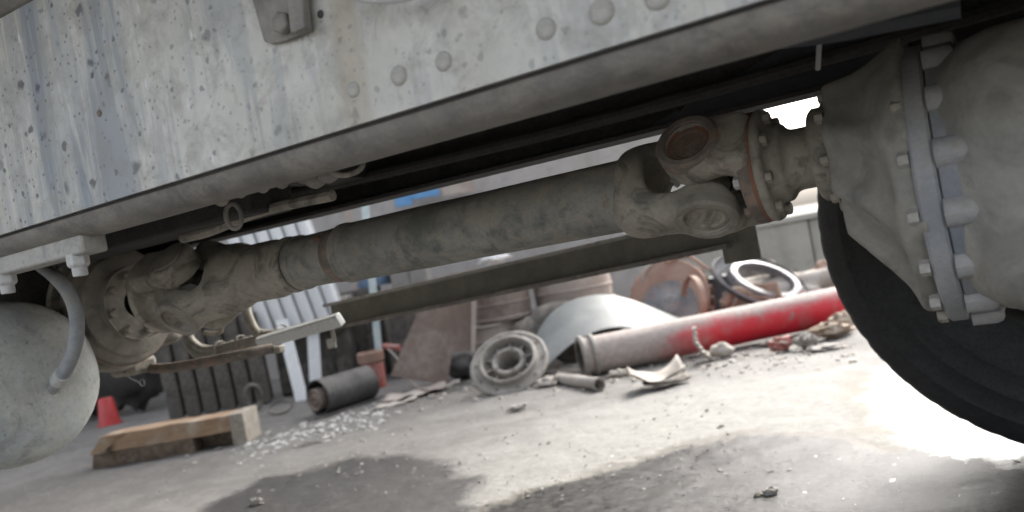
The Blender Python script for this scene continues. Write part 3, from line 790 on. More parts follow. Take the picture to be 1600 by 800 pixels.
# tube
xw = XAT(553, YS, ZS)
tube_ = MB()
xs = np.linspace(xw, xr, 60)
prof = [(.0515 + .0006 * mnoise.noise(V((x * 9, 0, 5))), x - xw) for x in xs]
tube_.lathe(prof, V((xw, YS, ZS)), X, 72, wob=.006)
obj('shaft_tube', tube_, 'tube', sh, angle=60)
for x in (xr - .056, xr - .052):
    pass
obj('weld_bead', MB().lathe([(.0500, -.006), (.0526, -.003), (.0530, 0), (.0526, .003), (.0500, .006)], V((xr, YS, ZS)), X, 72, wob=.02), 'cast', sh, angle=60)
# collar section between tube and slip yoke
xg = XAT(466, YS, ZS)
obj('spline_sleeve', MB().lathe([(.030, 0), (.045, .0), (.0495, .004), (.0505, .010), (.0505, .018), (.0475, .021), (.0470, .030), (.0480, xw - xg - .02), (.0530, xw - xg - .012), (.0530, xw - xg - .002), (.0515, xw - xg + .002)], V((xg, YS, ZS)), X, 72, wob=.006), 'tube', sh, angle=28)
obj('wear_band', MB().lathe([(.0483, 0), (.0486, .002), (.0486, .024), (.0483, .026)], V((xw - .040, YS, ZS)), X, 64, wob=.01), 'cast_rust', sh)
c = PY(515, 370, YS); cc = V((c.x, YS - .034, ZS + .034)); obj('plug', dome(.007, .004, V((0, -1, 1)), cc + V((0, -.0003, .0003)), 12), 'rust', sh)
# slip yoke (left), cast fork
k = 1.18
E1s, E2s = E1, E2
E1 = V((0, -1, -.92)).normalized(); E2 = V((0, -.92, 1)).normalized()
f0 = yoke_shaft(JL, 1, k, .0455, .02)
def f_l(p):
    d = f0(p)
    neck = s_cyl(p, (JL.x + .145, YS, ZS), X, .049, -.02, xg - (JL.x + .145) - .004, .006)
    d = smin(d, neck, .03)
    d = smin(d, s_cyl(p, (xg - .014, YS, ZS), X, .0515, -.008, .008, .004), .008)
    return d
obj('slip_yoke', surf(f_l, (JL.x - .075, YS - .12, ZS - .12), (xg + .01, YS + .12, ZS + .12), .004), 'cast', sh, angle=80)
obj('seal_groove', MB().lathe([(.040, -.006), (.046, -.006), (.046, .004), (.04, .004)], V((xg, YS, ZS)), X, 48), 'blackr', sh)
ear_ring(JL, E1, k, .0755 * k); cap(JL, E1, k, .0655 * k, 'hose'); cap(JL, -E1, k, .0655 * k)
E1, E2 = E1s, E2s
# flange yokes
def yoke_flange(J, s, k, xf):
    """s: side of the flange (+1 right); xf: distance from the joint to the flange face"""
    def f(p):
        d = s_cyl(p, J + X * s * (xf - .008 * k), X, .062 * k, -.008, .008, .003) if s > 0 else s_cyl(p, J + X * s * (xf - .008 * k), X, .070 * k, -.008, .008, .003)
        d = smin(d, s_cyl(p, J + X * s * (xf - .022 * k), X, .045 * k, -.014 * k, .014 * k, .006), .02 * k)
        for e in (E2, -E2):
            arm = s_box(p, J + e * .053 * k + X * s * xf * .5, X, e, X.cross(e), xf * .5, .016 * k, .0385 * k, .012 * k)
            d = smin(d, arm, .012 * k)
            d = smin(d, s_cyl(p, J + e * .054 * k, e, .0385 * k, -.020 * k, .020 * k, .007 * k), .010 * k)
        inner = s_box(p, J, X, E1, E2, .060 * k, .09 * k, .032 * k, .02 * k)
        d = smax(d, -inner, .008 * k)
        for e in (E2, -E2):
            d = smax(d, -s_cyl(p, J + e * .08 * k, e, .0265 * k, -.014 * k, .03, .002), .003)
        return d
    return f
xf = XAT(1192, YS, ZS) - JR.x
obj('flange_yoke', surf(yoke_flange(JR, 1, KR, xf), (JR.x - .06, YS - .11, ZS - .11), (JR.x + xf + .01, YS + .11, ZS + .11), .0035), 'cast', sh, angle=80)
ear_ring(JR, E2, KR, .0735 * KR, 'cast_rust'); cap(JR, E2, KR, .0668 * KR, 'cap_rust'); cap(JR, -E2, KR, .0668 * KR)
obj('circlip', MB().lathe([(.0255, 0), (.0255, .0016), (.0292, .0016), (.0292, 0)], JR + E2 * .0680 * KR, E2, 32, a0=.5, a1=6.0), 'rust', sh)
xl = .118
E1 = V((0, -1, -.92)).normalized(); E2 = V((0, -.92, 1)).normalized()
obj('flange_yoke', surf(yoke_flange(JL, -1, k, xl), (JL.x - xl - .015, YS - .12, ZS - .12), (JL.x + .06, YS + .12, ZS + .12), .004), 'cast', sh, angle=80)
obj('bearing_cover', MB().lathe([(0, .006), (.020, .006), (.026, .004), (.0345, .003), (.036, -.002), (.036, -.02)], JL + E2 * .0745 * k, E2, 36, wob=.02), 'ear', sh); cap(JL, -E2, k, .066 * k)
E1, E2 = E1s, E2s
# companion flange bolted to the right yoke's flange
XF = JR.x + xf
f_ = lambda p: smin(s_cyl(p, (XF, YS, ZS), X, .0745, .002, .016, .003), smin(s_cyl(p, (XF, YS, ZS), X, .052, .01, .034, .006), s_cyl(p, (XF, YS, ZS), X, .040, .02, .078, .004), .015), .008)
obj('companion_flange', surf(f_, (XF - .005, YS - .085, ZS - .085), (XF + .085, YS + .085, ZS + .085), .0035), 'cast', sh, angle=80)
obj('yoke_flange_plate', MB().lathe([(.04, -.016), (.0725, -.016), (.0740, -.014), (.0740, -.001), (.04, -.001)], V((XF, YS, ZS)), X, 56, wob=.01), 'cast_rust', sh)
obj('rust_seam', MB().lathe([(.071, -.0012), (.0736, -.001), (.0736, .0035), (.071, .0035)], V((XF, YS, ZS)), X, 56), 'rust', sh)
for i in range(8):
    a = 2 * math.pi * (i + .35) / 8
    o_ = V((0, math.cos(a), math.sin(a))) * .0625
    b0 = obj('flange_bolt', hexhead(.0085, .009, -X, V((XF - .016, YS, ZS)) + o_), 'nut' if i in (4,) else 'cast_rust', sh)
    obj('flange_nut', hexhead(.0085, .008, X, V((XF + .016, YS, ZS)) + o_), 'cast', sh)

# ================================================================== DIFFERENTIAL, AXLE, FAR WHEEL
ax_ = sub('rear_axle', (.05, YS, .655))
CD = V((0, YS, .655))
obj('pinion_seal', MB().lathe([(.03, 0), (.056, 0), (.060, .004), (.060, .016), (.064, .017), (.064, .034), (.03, .036)], V((XF + .070, YS, ZS)), X, 56), 'cast', ax_, angle=30)
for i in range(8):
    a = 2 * math.pi * (i + .2) / 8
    obj('seal_bolt', hexhead(.0075, .010, -X, V((XF + .095, YS, ZS)) + V((0, math.cos(a), math.sin(a))) * .070), 'cast', ax_)
XC = -.088
def f_nose(p):
    d = s_cyl(p, (XF + .098, YS, ZS), X, .074, 0, .03, .01)
    d = smin(d, s_cyl(p, (XF + .10, YS, ZS), X, .079, .0, .085, .01, .092), .015)
    d = smin(d, s_cyl(p, (-.16, YS, .69), X, .085, 0, XC + .16, .008, .150), .03)
    d = smin(d, s_cyl(p, (XC, YS, .655), X, .152, -.022, .0, .004), .03)
    for a in (200, 250, 160, 300, 110):            # stiffening ribs
        o = V((0, math.cos(rad(a)), math.sin(rad(a))))
        d = smin(d, s_cap(p, V((-.20, YS, ZS)) + o * .070, V((XC - .006, YS, .66)) + o * .140, .012, .014), .022)
    ribs = [PY(1338, 238, 1.075), PY(1385, 262, 1.055), PY(1425, 300, 1.02), PY(1455, 352, .995)]
    for a_, b_ in zip(ribs, ribs[1:]): d = smin(d, s_cap(p, a_, b_, .010), .008)
    return d
obj('differential_nose', surf(f_nose, (XF + .09, YS - .19, .47), (XC + .01, YS + .19, .86), .0055), 'house', ax_, angle=80)
obj('carrier_flange', MB().lathe([(.10, 0), (.163, 0), (.166, .003), (.166, .020), (.163, .023), (.10, .023)], V((XC, YS, .655)), X, 72, wob=.01), 'flange_bright', ax_)
obj('housing_flange', MB().lathe([(.10, 0), (.160, 0), (.1635, .002), (.1620, .030), (.10, .034)], V((XC + .0235, YS, .655)), X, 72, wob=.02), 'flange_dim', ax_)
for i in range(16):
    a = 2 * math.pi * (i + .5) / 16
    o_ = V((0, math.cos(a), math.sin(a))) * .158
    c = V((XC, YS, .655)) + o_
    obj('carrier_bolt', hexhead(.0095, .011, -X, c - X * .001), 'pale' if 6 < i < 11 else 'cast', ax_)
    obj('carrier_boss', MB().lathe([(0, .034), (.009, .0335), (.0135, .031), (.0160, .025), (.0165, .0), (0, 0)], c + X * .0238, X, 18, wob=.2), 'flange_bright', ax_)
def f_house(p):
    d = s_cyl(p, (XC + .022, YS, .655), X, .146, 0, .40, .02, .160)
    d = smin(d, s_box(p, (.12, YS + .02, .655), X, Y, Z, .17, .20, .150, .06), .05)
    d = smin(d, s_cap(p, (.14, YS + .1, .64), (.141, 2.05, .565), .085, .07), .06)
    d = smin(d, s_cyl(p, (.20, YS - .13, .66), Y, .12, -.08, .05, .02), .03)
    return d
obj('axle_housing', surf(f_house, (XC + .015, YS - .26, .44), (.40, 2.12, .86), .010), 'house', ax_, angle=80)

# far wheel
wc = V((.142, 2.17, .5615))
wh = sub('wheel', wc)
def tyre_mesh():
    mb = MB(); n = 200
    prof = [(.300, .00), (.315, -.012), (.345, -.026), (.400, -.040), (.405, -.043), (.412, -.040), (.450, -.042), (.456, -.045), (.463, -.041), (.500, -.034), (.506, -.035), (.530, -.020), (.552, -.004), (.5615, .012), (.5615, .06), (.556, .065), (.556, .075), (.5615, .08), (.5615, .16), (.556, .165), (.556, .175), (.5615, .18), (.5615, .225), (.54, .255), (.45, .275), (.35, .262), (.30, .24)]
    vs = []
    for i in range(n):
        a = 2 * math.pi * i / n
        lug = (i % 4) in (0, 1, 2)
        for r, h in prof:
            rr = r - (0 if lug or r < .525 else .0025)
            if r > .545: rr += .0015 * mnoise.noise(V((i * .9, h * 20, 0)))
            rr = min(rr, .5612)
            vs.append(wc + V((math.cos(a) * rr, h - .01, math.sin(a) * rr)))
    k = len(prof)
    mb.add(vs, [(i * k + j, i * k + j + 1, ((i + 1) % n) * k + j + 1, ((i + 1) % n) * k + j) for i in range(n) for j in range(k - 1)])
    return mb
obj('tyre', tyre_mesh(), 'tyre', wh, angle=40)
obj('rim', MB().lathe([(.305, -.005), (.312, -.012), (.300, -.014), (.290, .0), (.285, .04), (.275, .06), (.270, .20), (.14, .22), (.0, .22)], wc, Y, 64), 'dark', wh, angle=40)
obj('wheel_drum', MB().lathe([(.0, -.09), (.11, -.09), (.13, -.07), (.21, -.065), (.222, -.055), (.222, .10), (.0, .10)], wc, Y, 64), 'dark', wh)

# ================================================================== SIDE GUARD BEYOND THE SHAFT
gd = sub('side_guard', (-1.2, 2.05, .6))
def guard_pt(px, py, y): return PY(px, py, y)
T0, T1 = PY(515, 474, 2.05), PY(1142, 330, 2.05)
B0, B1 = PY(515, 514, 2.05), PY(1142, 378, 2.05)
gx = (T1 - T0).normalized(); gzv = V((0, 0, 1)); gzv = (gzv - gx * gzv.dot(gx)).normalized()
Lg = (T1 - T0).length; hg = .076
def gbox(x0, x1, y0, y1, z0, z1): return MB().box(T0 + gx * ((x0 + x1) / 2) + Y * ((y0 + y1) / 2) + gzv * ((z0 + z1) / 2), gx * ((x1 - x0) / 2), Y * ((y1 - y0) / 2), gzv * ((z1 - z0) / 2))
obj('guard_web', gbox(0, Lg, 0, .005, -hg, 0), 'guard', gd)
obj('guard_top_flange', gbox(0, Lg - .12, -.034, -.0005, -.009, .001), 'pale', gd, bevel=.001)
obj('guard_bottom_flange', gbox(0, Lg - .02, -.034, -.0005, -hg - .010, -hg + .002), 'roll', gd, bevel=.001)
m_ = MB().box(PY(1150, 345, 2.06), X * .045, Y * .006, Z * .10); obj('guard_hanger', m_, 'guard', gd, bevel=.002)
m_ = MB().box(PY(1150, 255, 2.07), X * .028, Y * .006, Z * .12); obj('guard_hanger', m_, 'guard', gd, bevel=.002)
# pale end bar of the guard with cables tied to it
e0, e1 = PY(405, 536, 1.64), PY(532, 499, 1.64)
ex = (e1 - e0).normalized(); ez = (Z - ex * Z.dot(ex)).normalized(); le = (e1 - e0).length
m_ = MB().box((e0 + e1) / 2, ex * le / 2, (Y * .9 + ez * .42) * .012, (ez * .9 - Y * .42) * .017); eb = obj('end_bar', m_, 'white', gd, bevel=.004)
for i, (o1, r_) in enumerate(((.018, .016), (-.010, .013))):
    cp = [PY(292, 512, 1.70), PY(296, 535, 1.70) - Z * o1, PY(318, 553, 1.70) - Z * o1 * .7, PY(360, 543, 1.70) - Z * o1 * .5, PY(430, 524, 1.715) - Z * o1 * .3, PY(480, 512, 1.72)]
    obj('cable', MB().tube(cp, r_, 12, 3), 'cable', gd)
cp = [PY(377, 452, 1.70), PY(383, 480, 1.70), PY(392, 508, 1.70), PY(404, 524, 1.70), PY(430, 522, 1.71)]
obj('cable', MB().tube(cp, .014, 12, 3), 'cable', gd)
for px in (345, 378, 412, 440):
    c = PY(px, 548 - (px - 330) * .27, 1.70); obj('cable_tie', MB().lathe([(.024, -.004), (.026, -.003), (.026, .003), (.024, .004)], c - Z * .004, ex, 16), 'cable', gd)
obj('clamp', MB().box(PY(434, 546, 1.75), X * .018, Y * .012, Z * .010), 'cable', gd, bevel=.003)
cp = [PY(320, 520, 1.5), PY(345, 522, 1.5), PY(348, 505, 1.5)]
obj('bracket_rod', MB().tube(cp, .006, 8, 1), 'cast', gd)
tie = obj('hanging_strap', MB().box(PY(519, 515, 1.82), Rh * .006, Fh * .001, Z * .035), 'greybox', gd)
obj('strap_buckle', MB().box(PY(518, 537, 1.82), Rh * .013, Fh * .004, Z * .013), 'pale', tie, bevel=.002)

# ================================================================== THE SCRAP HEAP IN THE YARD
def on_ground(mb, z=0.0):                    # let the lowest point touch the ground
    lo = min(p.z for p in mb.v); mb.v = [p + Zu * (z - lo) for p in mb.v]; return mb
def ground_d(px, py): return ab(G(px, py))[1]

# ---- long red pipe with a double collar
p0, p1 = G(912, 591), G(1322, 508)
pr = .098
q0 = V((p0.x, p0.y, pr + .004)); q1 = V((p1.x, p1.y, pr + .012)); pd = (q1 - q0).normalized(); pl = (q1 - q0).length + .01
rp = thing('red_pipe', 'long red steel pipe caked in pale dust lying across the front of the scrap heap', 'pipe', V((q0.x, q0.y, 0)))
py_ = Zu.cross(pd).normalized(); pz_ = pd.cross(py_)
prof = [(pr - .010, .006), (pr - .010, 0), (pr - .004, 0)]
prof += [(pr - .004 + .0012 * mnoise.noise(V((x * 7, 0, 2))), x) for x in np.linspace(.05, pl - .01, 40)]
prof += [(pr - .006, pl), (pr - .012, pl), (pr - .012, pl - .4)]
obj('pipe_body', MB().lathe(prof, q0, pd, 56, wob=.02), 'redpipe', rp, angle=50, frame=(pd, py_, pz_))
for x, w_ in ((0.0, .026), (.052, .026)):
    obj('collar', MB().lathe([(pr - .004, x), (pr + .006, x + .001), (pr + .011, x + .006), (pr + .011, x + w_ - .006), (pr + .006, x + w_), (pr - .004, x + w_)], q0, pd, 56, wob=.015), 'hub', rp, angle=50)
obj('pipe_bore', MB().lathe([(pr - .011, .002), (pr - .014, .35), (0, .35)], q0, pd, 40), 'darkscrap', rp)

# ---- cast wheel hub standing against the heap
hc = P(795, 566, 4.30); hn = (Fh * -.66 + Zu * .74 + Rh * -.14).normalized()
hb = thing('wheel_hub', 'dusty cast wheel hub with bolt holes leaning beside the curved grey sheet', 'wheel hub', V((hc.x, hc.y, 0)))
R_ = .205
obj('hub_flange', MB().lathe([(.150, -.018), (.198, -.018), (R_, -.013), (R_, .0), (.198, .006), (.190, .007), (.186, .002), (.160, .002), (.150, .010)], hc, hn, 72, wob=.01), 'hub', hb)
obj('hub_shell', MB().lathe([(.152, .006), (.150, .030), (.143, .036), (.136, .036), (.131, .028), (.128, -.02), (.105, -.038), (.085, -.03), (.088, -.004), (.086, .014), (.078, .019), (.066, .018), (.062, .010), (.060, -.10), (.0, -.10)], hc, hn, 64, wob=.012), 'hub', hb)
u = (Zu - hn * Zu.dot(hn)).normalized(); w_ = hn.cross(u)
for i in range(10):
    a = 2 * math.pi * i / 10
    o_ = u * math.cos(a) + w_ * math.sin(a)
    obj('rib', MB().box(hc + o_ * .110 + hn * -.016, o_ * .021, hn * .012, hn.cross(o_) * .0055), 'hub', hb, bevel=.002)
    a += .3
    o_ = u * math.cos(a) + w_ * math.sin(a)
    obj('bolt_hole', MB().lathe([(.011, 0), (.009, .0035), (0, .003)], hc + o_ * .1735 + hn * .0018, hn, 10), 'darkscrap', hb)
    if i % 2: obj('bolt_hole', MB().lathe([(.012, 0), (.010, .0035), (0, .003)], hc + (u * math.cos(a + .1) + w_ * math.sin(a + .1)) * .076 + hn * .0185, hn, 10), 'darkscrap', hb)

# ---- curved galvanised sheet (mudguard)
near = [(842, 585), (862, 566), (884, 545), (905, 530), (930, 518), (955, 512), (980, 511), (1005, 515), (1040, 525), (1075, 540)]
far_ = [(838, 522), (850, 500), (868, 482), (893, 468), (920, 461), (948, 459), (975, 464), (1005, 474), (1035, 487), (1072, 500)]
rows = []
for t_ in np.linspace(0, 1, 7):
    row = []
    for (a, b_), (c_, d_) in zip(near, far_):
        pn = P(a, b_, 4.42); pf = P(c_, d_, 4.80)
        row.append(pn.lerp(pf, t_) + Zu * .012 * math.sin(t_ * 3.14))
    rows.append(row)
mb = MB().grid(rows)
mb.v = [V((p.x, p.y, max(p.z, .006))) for p in mb.v]
sg = obj('curved_sheet', mb, 'galv', thick=.005, angle=60)
sg.modifiers.new('sub', 'SUBSURF').levels = 1; sg.modifiers['sub'].render_levels = 2
tag(sg, 'curved pale grey sheet metal mudguard arching up behind the red pipe', 'sheet metal')

# ---- rusty drum with grey plate and hoop
dc = P(1046, 462, 5.0); dn = (Fh * -.80 + Zu * .42 + Rh * -.22).normalized()
dr = thing('rusty_drum', 'rust brown brake drum propped up behind the red pipe left of the bright oval trim', 'drum', V((dc.x, dc.y, 0)))
obj('drum_shell', MB().lathe([(.0, -.004), (.12, -.004), (.15, .0), (.225, .004), (.232, -.002), (.235, -.012), (.228, -.03), (.228, -.15), (.245, -.155), (.245, -.185), (.2, -.19)], dc, dn, 64, wob=.015), 'rustdrum', dr)
u = (Zu - dn * Zu.dot(dn)).normalized(); w_ = dn.cross(u)
for i in range(22):
    a = 2 * math.pi * i / 22; o_ = u * math.cos(a) + w_ * math.sin(a)
    obj('fin', MB().box(dc + o_ * .240 + dn * -.09, o_ * .012, dn * .055, dn.cross(o_) * .010), 'rustdrum', dr, bevel=.004)
gpc = dc + dn * .045 + Zu * -.075 + Rh * .0
tag(obj('grey_disc', MB().lathe([(0, .020), (.05, .020), (.07, .006), (.13, .004), (.155, .010), (.16, .0), (0, -.005)], gpc, (dn + Rh * .1).normalized(), 48, wob=.03), 'greydisc'), 'dull grey disc lying against the face of the rust brown drum', 'disc')
hcn = (Fh * -.16 + Zu * .12 + Rh * -.97).normalized()
hcen = P(1084, 474, 4.82)
tag(obj('steel_hoop', MB().lathe([(.150, -.016), (.156, -.016), (.156, .016), (.150, .016), (.150, -.016)], hcen, hcn, 48, wob=.03, scale2=1), 'rustdrum', angle=30), 'narrow rusty hoop standing edge on in front of the brown drum', 'hoop')
# second hoop leaning over the drum's top
cc = P(1052, 432, 5.12)
arc = [cc + Rh * (.19 * math.cos(a)) + Zu * (.125 * math.sin(a)) + Fh * .03 * math.cos(a) for a in np.linspace(-.2, 3.2, 26)]
tag(obj('bent_rod', MB().tube(arc, .008, 8), 'scrap'), 'thin bent metal band curving over the top of the brown drum', 'band')

# ---- oval bright trim ring (lamp surround)
oc = P(1188, 437, 4.95); on = (Fh * -.52 + Zu * .74 + Rh * .36).normalized()
u = (Rh - on * Rh.dot(on)).normalized()
ov = thing('oval_trim', 'bright scuffed metal oval trim ring with a dark inner edge lying above the red pipe', 'trim ring', V((oc.x, oc.y, 0)))
obj('outer_bowl', MB().lathe([(.285, .010), (.292, .004), (.290, -.004), (.25, -.05), (.235, -.056), (.225, -.03)], oc, on, 72, ref=u, scale2=.86, wob=.02), 'chrome', ov)
obj('inner_ring', MB().lathe([(.225, -.03), (.222, .012), (.214, .020), (.180, .022), (.174, .016), (.176, -.03)], oc - u * -.03, on, 72, ref=u, scale2=.80, wob=.02), 'chrome', ov)
obj('dark_rim', MB().lathe([(.294, .002), (.300, -.004), (.296, -.018), (.286, -.012)], oc, on, 72, ref=u, scale2=.86, wob=.02), 'blackr', ov)

# ---- dark block between drum and trim, brown offcuts under the trim
a_, b_ = ab(P(1136, 470, 5.1)); 
tag(obj('dark_box', on_ground(MB().box(yl(a_, b_ + .05, .16), (Rh * .985 + Fh * .17) * .105, Fh * .08, Zu * .16)), 'bluedark', bevel=.012), 'dark blue grey box wedged between the rusty drum and the oval trim', 'box')
def crumple(c, rx, ry, rz, seed, seg=12, amp=.35, sharp=1.0):
    mb = MB(); rows = []
    for i in range(seg + 1):
        th = math.pi * i / seg; row = []
        for j in range(seg * 2 + 1):
            ph = 2 * math.pi * (j % (seg * 2)) / (seg * 2)
            d = V((math.sin(th) * math.cos(ph), math.sin(th) * math.sin(ph), math.cos(th)))
            s = 1 + amp * mnoise.fractal(d * 1.6 * sharp + V((seed * 3.1, seed, 0)), .8, 2, 3)
            row.append(V(c) + Rh * (d.x * rx * s) + Fh * (d.y * ry * s) + Zu * (d.z * rz * s))
        rows.append(row)
    return mb.grid(rows)
def bent_sheet(c, ax, ay, az, la, lb, bend, seed, n=14, m_=6, rough=.15):
    """crumpled strip: la along ax, lb along ay, bent towards az"""
    rows = []
    for i in range(n + 1):
        s = i / n - .5; row = []
        for j in range(m_ + 1):
            t_ = j / m_ - .5
            q = V((s * 3 + seed, t_ * 2, seed * 2))
            row.append(V(c) + ax * (la * s) + ay * (lb * t_ * (1 + .3 * mnoise.noise(q))) + az * (bend * (4 * s * s) + rough * lb * mnoise.noise(q * 1.5) + bend * .3 * abs(t_) * 2))
        rows.append(row)
    return MB().grid(rows)
def scrap(name, mb, mat, label, cat, group=None, thick=0, bevel=0, z=0.0, angle=40):
    return tag(obj(name, on_ground(mb, z), mat, thick=thick, bevel=bevel, angle=angle), label, cat, group)
c = P(1190, 476, 4.86)
scrap('metal_offcut', bent_sheet(c, Rh, (Fh * .4 + Zu * .9).normalized(), Fh * -1, .20, .10, .05, 3), 'scrapbrown', 'torn brown offcut under the middle of the oval trim ring', 'scrap metal', thick=.004, z=.16)
c = P(1150, 480, 4.84)
scrap('pipe_elbow', MB().tube([c + Rh * -.07 + Zu * -.06, c + Zu * .01, c + Rh * .07 + Zu * -.01, c + Rh * .14 + Zu * -.07], .030, 14, 2), 'scrapbrown', 'short brown bent pipe piece peeping over the red pipe left of the trim ring', 'pipe elbow', z=.14)
tag(obj('bright_strip', MB().box(P(1245, 464, 4.75), (Rh * .8 + Zu * .6) * .06, Fh * .012, (Zu * .8 - Rh * .6) * .016), 'nut', bevel=.003), 'short bright strip leaning on the red pipe at the right of the oval trim', 'strip')
c = P(1288, 450, 5.2)
scrap('rusty_lump', crumple(c, .11, .08, .13, 5), 'rustdrum', 'rusty lump half hidden behind the far right end of the red pipe', 'scrap metal', angle=60, z=.0)

# ---- brown plate standing on edge
pts = [(652, 492), (660, 440), (745, 420), (742, 548), (706, 552), (700, 603), (610, 589), (628, 548)]
d0 = 4.86
pp = [P(x, y, d0 + (590 - y) / 1000 * .5) for x, y in pts]
mnz = min(p.z for p in pp); pp = [p - Zu * (mnz - .002) for p in pp]
bp_ = thing('brown_plate', 'brown steel plate with a notched lower corner standing on edge left of the wheel hub', 'steel plate', V((pp[5].x, pp[5].y, 0)))
obj('plate', MB().prism(pp, Fh * .008), 'brown', bp_, bevel=.002)
e_ = [P(737, 462, d0 + .03), P(744, 462, d0 + .03), P(743, 552, d0 - .01), P(736, 552, d0 - .01)]
obj('edge_strip', MB().prism([p - Fh * .012 for p in e_], Fh * .010), 'brownlight', bp_, bevel=.002)
tag(obj('dark_sack', on_ground(crumple(P(722, 580, 4.98), .09, .07, .07, 9)), 'blackr', angle=60), 'small black bundle in the gap between the brown plate and the wheel hub', 'bundle')

# ---- brown drums stacked two high
def steel_drum(px0, px1, pyb, d, h, mat, label, z0, tilt=0):
    a0, _ = ab(P(px0, pyb, d)); a1, _ = ab(P(px1, pyb, d)); r = (a1 - a0) / 2
    o = yl((a0 + a1) / 2, d + r, z0)
    t = thing('steel_drum', label, 'drum', o, 'brown steel drums stacked behind the wheel hub')
    ax = (Zu + Rh * tilt).normalized()
    obj('drum_shell', MB().lathe([(0, .004), (r - .01, .004), (r - .006, h * .33), (r + .002, h * .345), (r - .006, h * .36), (r - .006, h * .64), (r + .002, h * .655), (r - .006, h * .67), (r - .01, h - .01), (0, h - .012)], o, ax, 48, wob=.03), mat, t)
    obj('bottom_rim', MB().lathe([(r - .012, 0), (r + .004, .0), (r + .007, .008), (r + .007, .02), (r - .004, .026)], o, ax, 48, wob=.03), mat, t)
    obj('top_rim', MB().lathe([(r - .012, h - .02), (r + .003, h - .014), (r + .005, h - .006), (r - .002, h), (r - .012, h - .004)], o, ax, 48, wob=.03), mat, t)
    return t
steel_drum(738, 838, 600, 5.0, .285, 'brownlight', 'lower brown drum directly behind the upright wheel hub', 0.0)
steel_drum(846, 960, 560, 5.05, .285, 'brown', 'lower drum hidden mostly behind the curved grey sheet', 0.0)
steel_drum(738, 836, 500, 5.0, .30, 'brown', 'upper brown drum right beside the brown plate, above the wheel hub', 0.29)
steel_drum(836, 968, 470, 5.06, .30, 'brownlight', 'pale upper drum above the curved grey sheet', 0.29)
tag(obj('white_rag', crumple(P(772, 405, 5.22) , .10, .06, .022, 4, amp=.6), 'white', angle=60), 'crumpled white rag lying on top of the upper brown drum', 'rag')
tag(obj('orange_rod', MB().tube([P(950, 352, 5.9), P(985, 362, 5.6)], .004, 6), 'rust'), 'thin orange rod above the right hand upper drum', 'rod')

# ---- black roll with a brown core
rc = P(496, 624, ground_d(500, 651) + .02); rd = (Rh * .62 + Fh * .78).normalized()
rr = .098; rc.z = rr + .001
rl = thing('black_roll', 'open black rubber roll lying on its side with a brown core inside', 'roll', V((rc.x, rc.y, 0)))
obj('roll_shell', MB().lathe([(rr - .010, .34), (rr - .010, .004), (rr - .006, 0), (rr - .001, .003), (rr - .001, .36), (rr - .01, .36)], rc, rd, 48, wob=.04), 'blackr', rl)
ic = rc - Rh * .026 + Zu * -.012
obj('core', MB().lathe([(0, .004), (.014, .004), (.016, -.004), (.030, -.002), (.034, .004), (.046, .004), (.050, -.004), (.056, -.006), (.060, .0), (.060, .30), (0, .30)], ic + rd * .012, rd, 40), 'brown', rl)
fl = bent_sheet(rc + rd * .20 - Fh * .10 + Rh * .02, rd, (Rh * -.4 + Fh * -.9).normalized(), Zu, .46, .10, .004, 2, rough=.04)
scrap('rubber_strip', fl, 'blackr', 'flat dusty black strip lying along the foot of the black roll', 'strip', thick=.006, z=.004)

# ---- small red pot
pc = G(588, 606); rpot = .078
pt = thing('red_pot', 'small faded red pot with a rusty rim standing behind the black roll', 'pot', V((pc.x, pc.y, 0)))
obj('pot_body', MB().lathe([(0, .002), (rpot * .86, .002), (rpot * .88, .01), (rpot * .92, .14), (rpot * .86, .155), (rpot * .95, .165)], V((pc.x, pc.y, 0)), Zu, 32, wob=.03), 'redold', pt)
obj('pot_rim', MB().lathe([(rpot * .93, .165), (rpot * 1.05, .17), (rpot * 1.08, .225), (rpot * 1.0, .230), (rpot * .93, .225), (rpot * .88, .14), (rpot * .8, .06), (0, .05)], V((pc.x, pc.y, 0)), Zu, 32, wob=.03), 'rustdrum', pt)

# ---- timber skid
A0, A1 = G(150, 731), G(392, 690)
dx = (A1 - A0).normalized(); dy = V((-dx.y, dx.x, 0)); Lw = (A1 - A0).length
sk = thing('timber_skid', 'split weathered timber skid lying on the ground beside the air tank', 'timber', A0.lerp(A1, .5))
def tb(x0, x1, y0, y1, z0, z1, seed=0, taper=0):
    mb = MB(); n = 14; rows = []
    prof = [(y0, z0), (y1, z0), (y1, z1), (y0, z1), (y0, z0)]
    for i in range(n + 1):
        x = x0 + (x1 - x0) * i / n
        rows.append([A0 + dx * (x + (taper * (zz - z0) if i == 0 else 0)) + dy * (yy + .004 * mnoise.noise(V((x * 9, yy * 40, seed)))) + Zu * (max(zz + .005 * mnoise.noise(V((x * 8, zz * 30, seed + 5))), 0.001) if zz > .01 else zz) for yy, zz in prof])
    mb.grid(rows); k_ = len(prof)
    mb.f += [tuple(range(k_ - 2, -1, -1)), tuple(n * k_ + j for j in range(k_ - 1))]
    return mb
F3 = (dx, dy, Zu)
obj('top_board', tb(.03, Lw - .072, -.01, .15, .115, .148, 1, .9), 'wood', sk, bevel=.003, frame=F3)
obj('front_board', tb(.0, Lw - .072, -.035, -.013, .070, .150, 2, 1.0), 'wood', sk, bevel=.003, frame=F3)
obj('bottom_board', tb(.0, Lw * .66, -.030, .11, .0, .068, 3, .2), 'wooddark', sk, bevel=.003, frame=F3)
obj('end_block', tb(Lw - .070, Lw + .0, -.04, .15, .0, .152, 4), 'woodpale', sk, bevel=.006, frame=F3)
obj('spacer_block', tb(.09, Lw - .10, .06, .13, .0, .113, 5), 'wooddark', sk, bevel=.004, frame=F3)

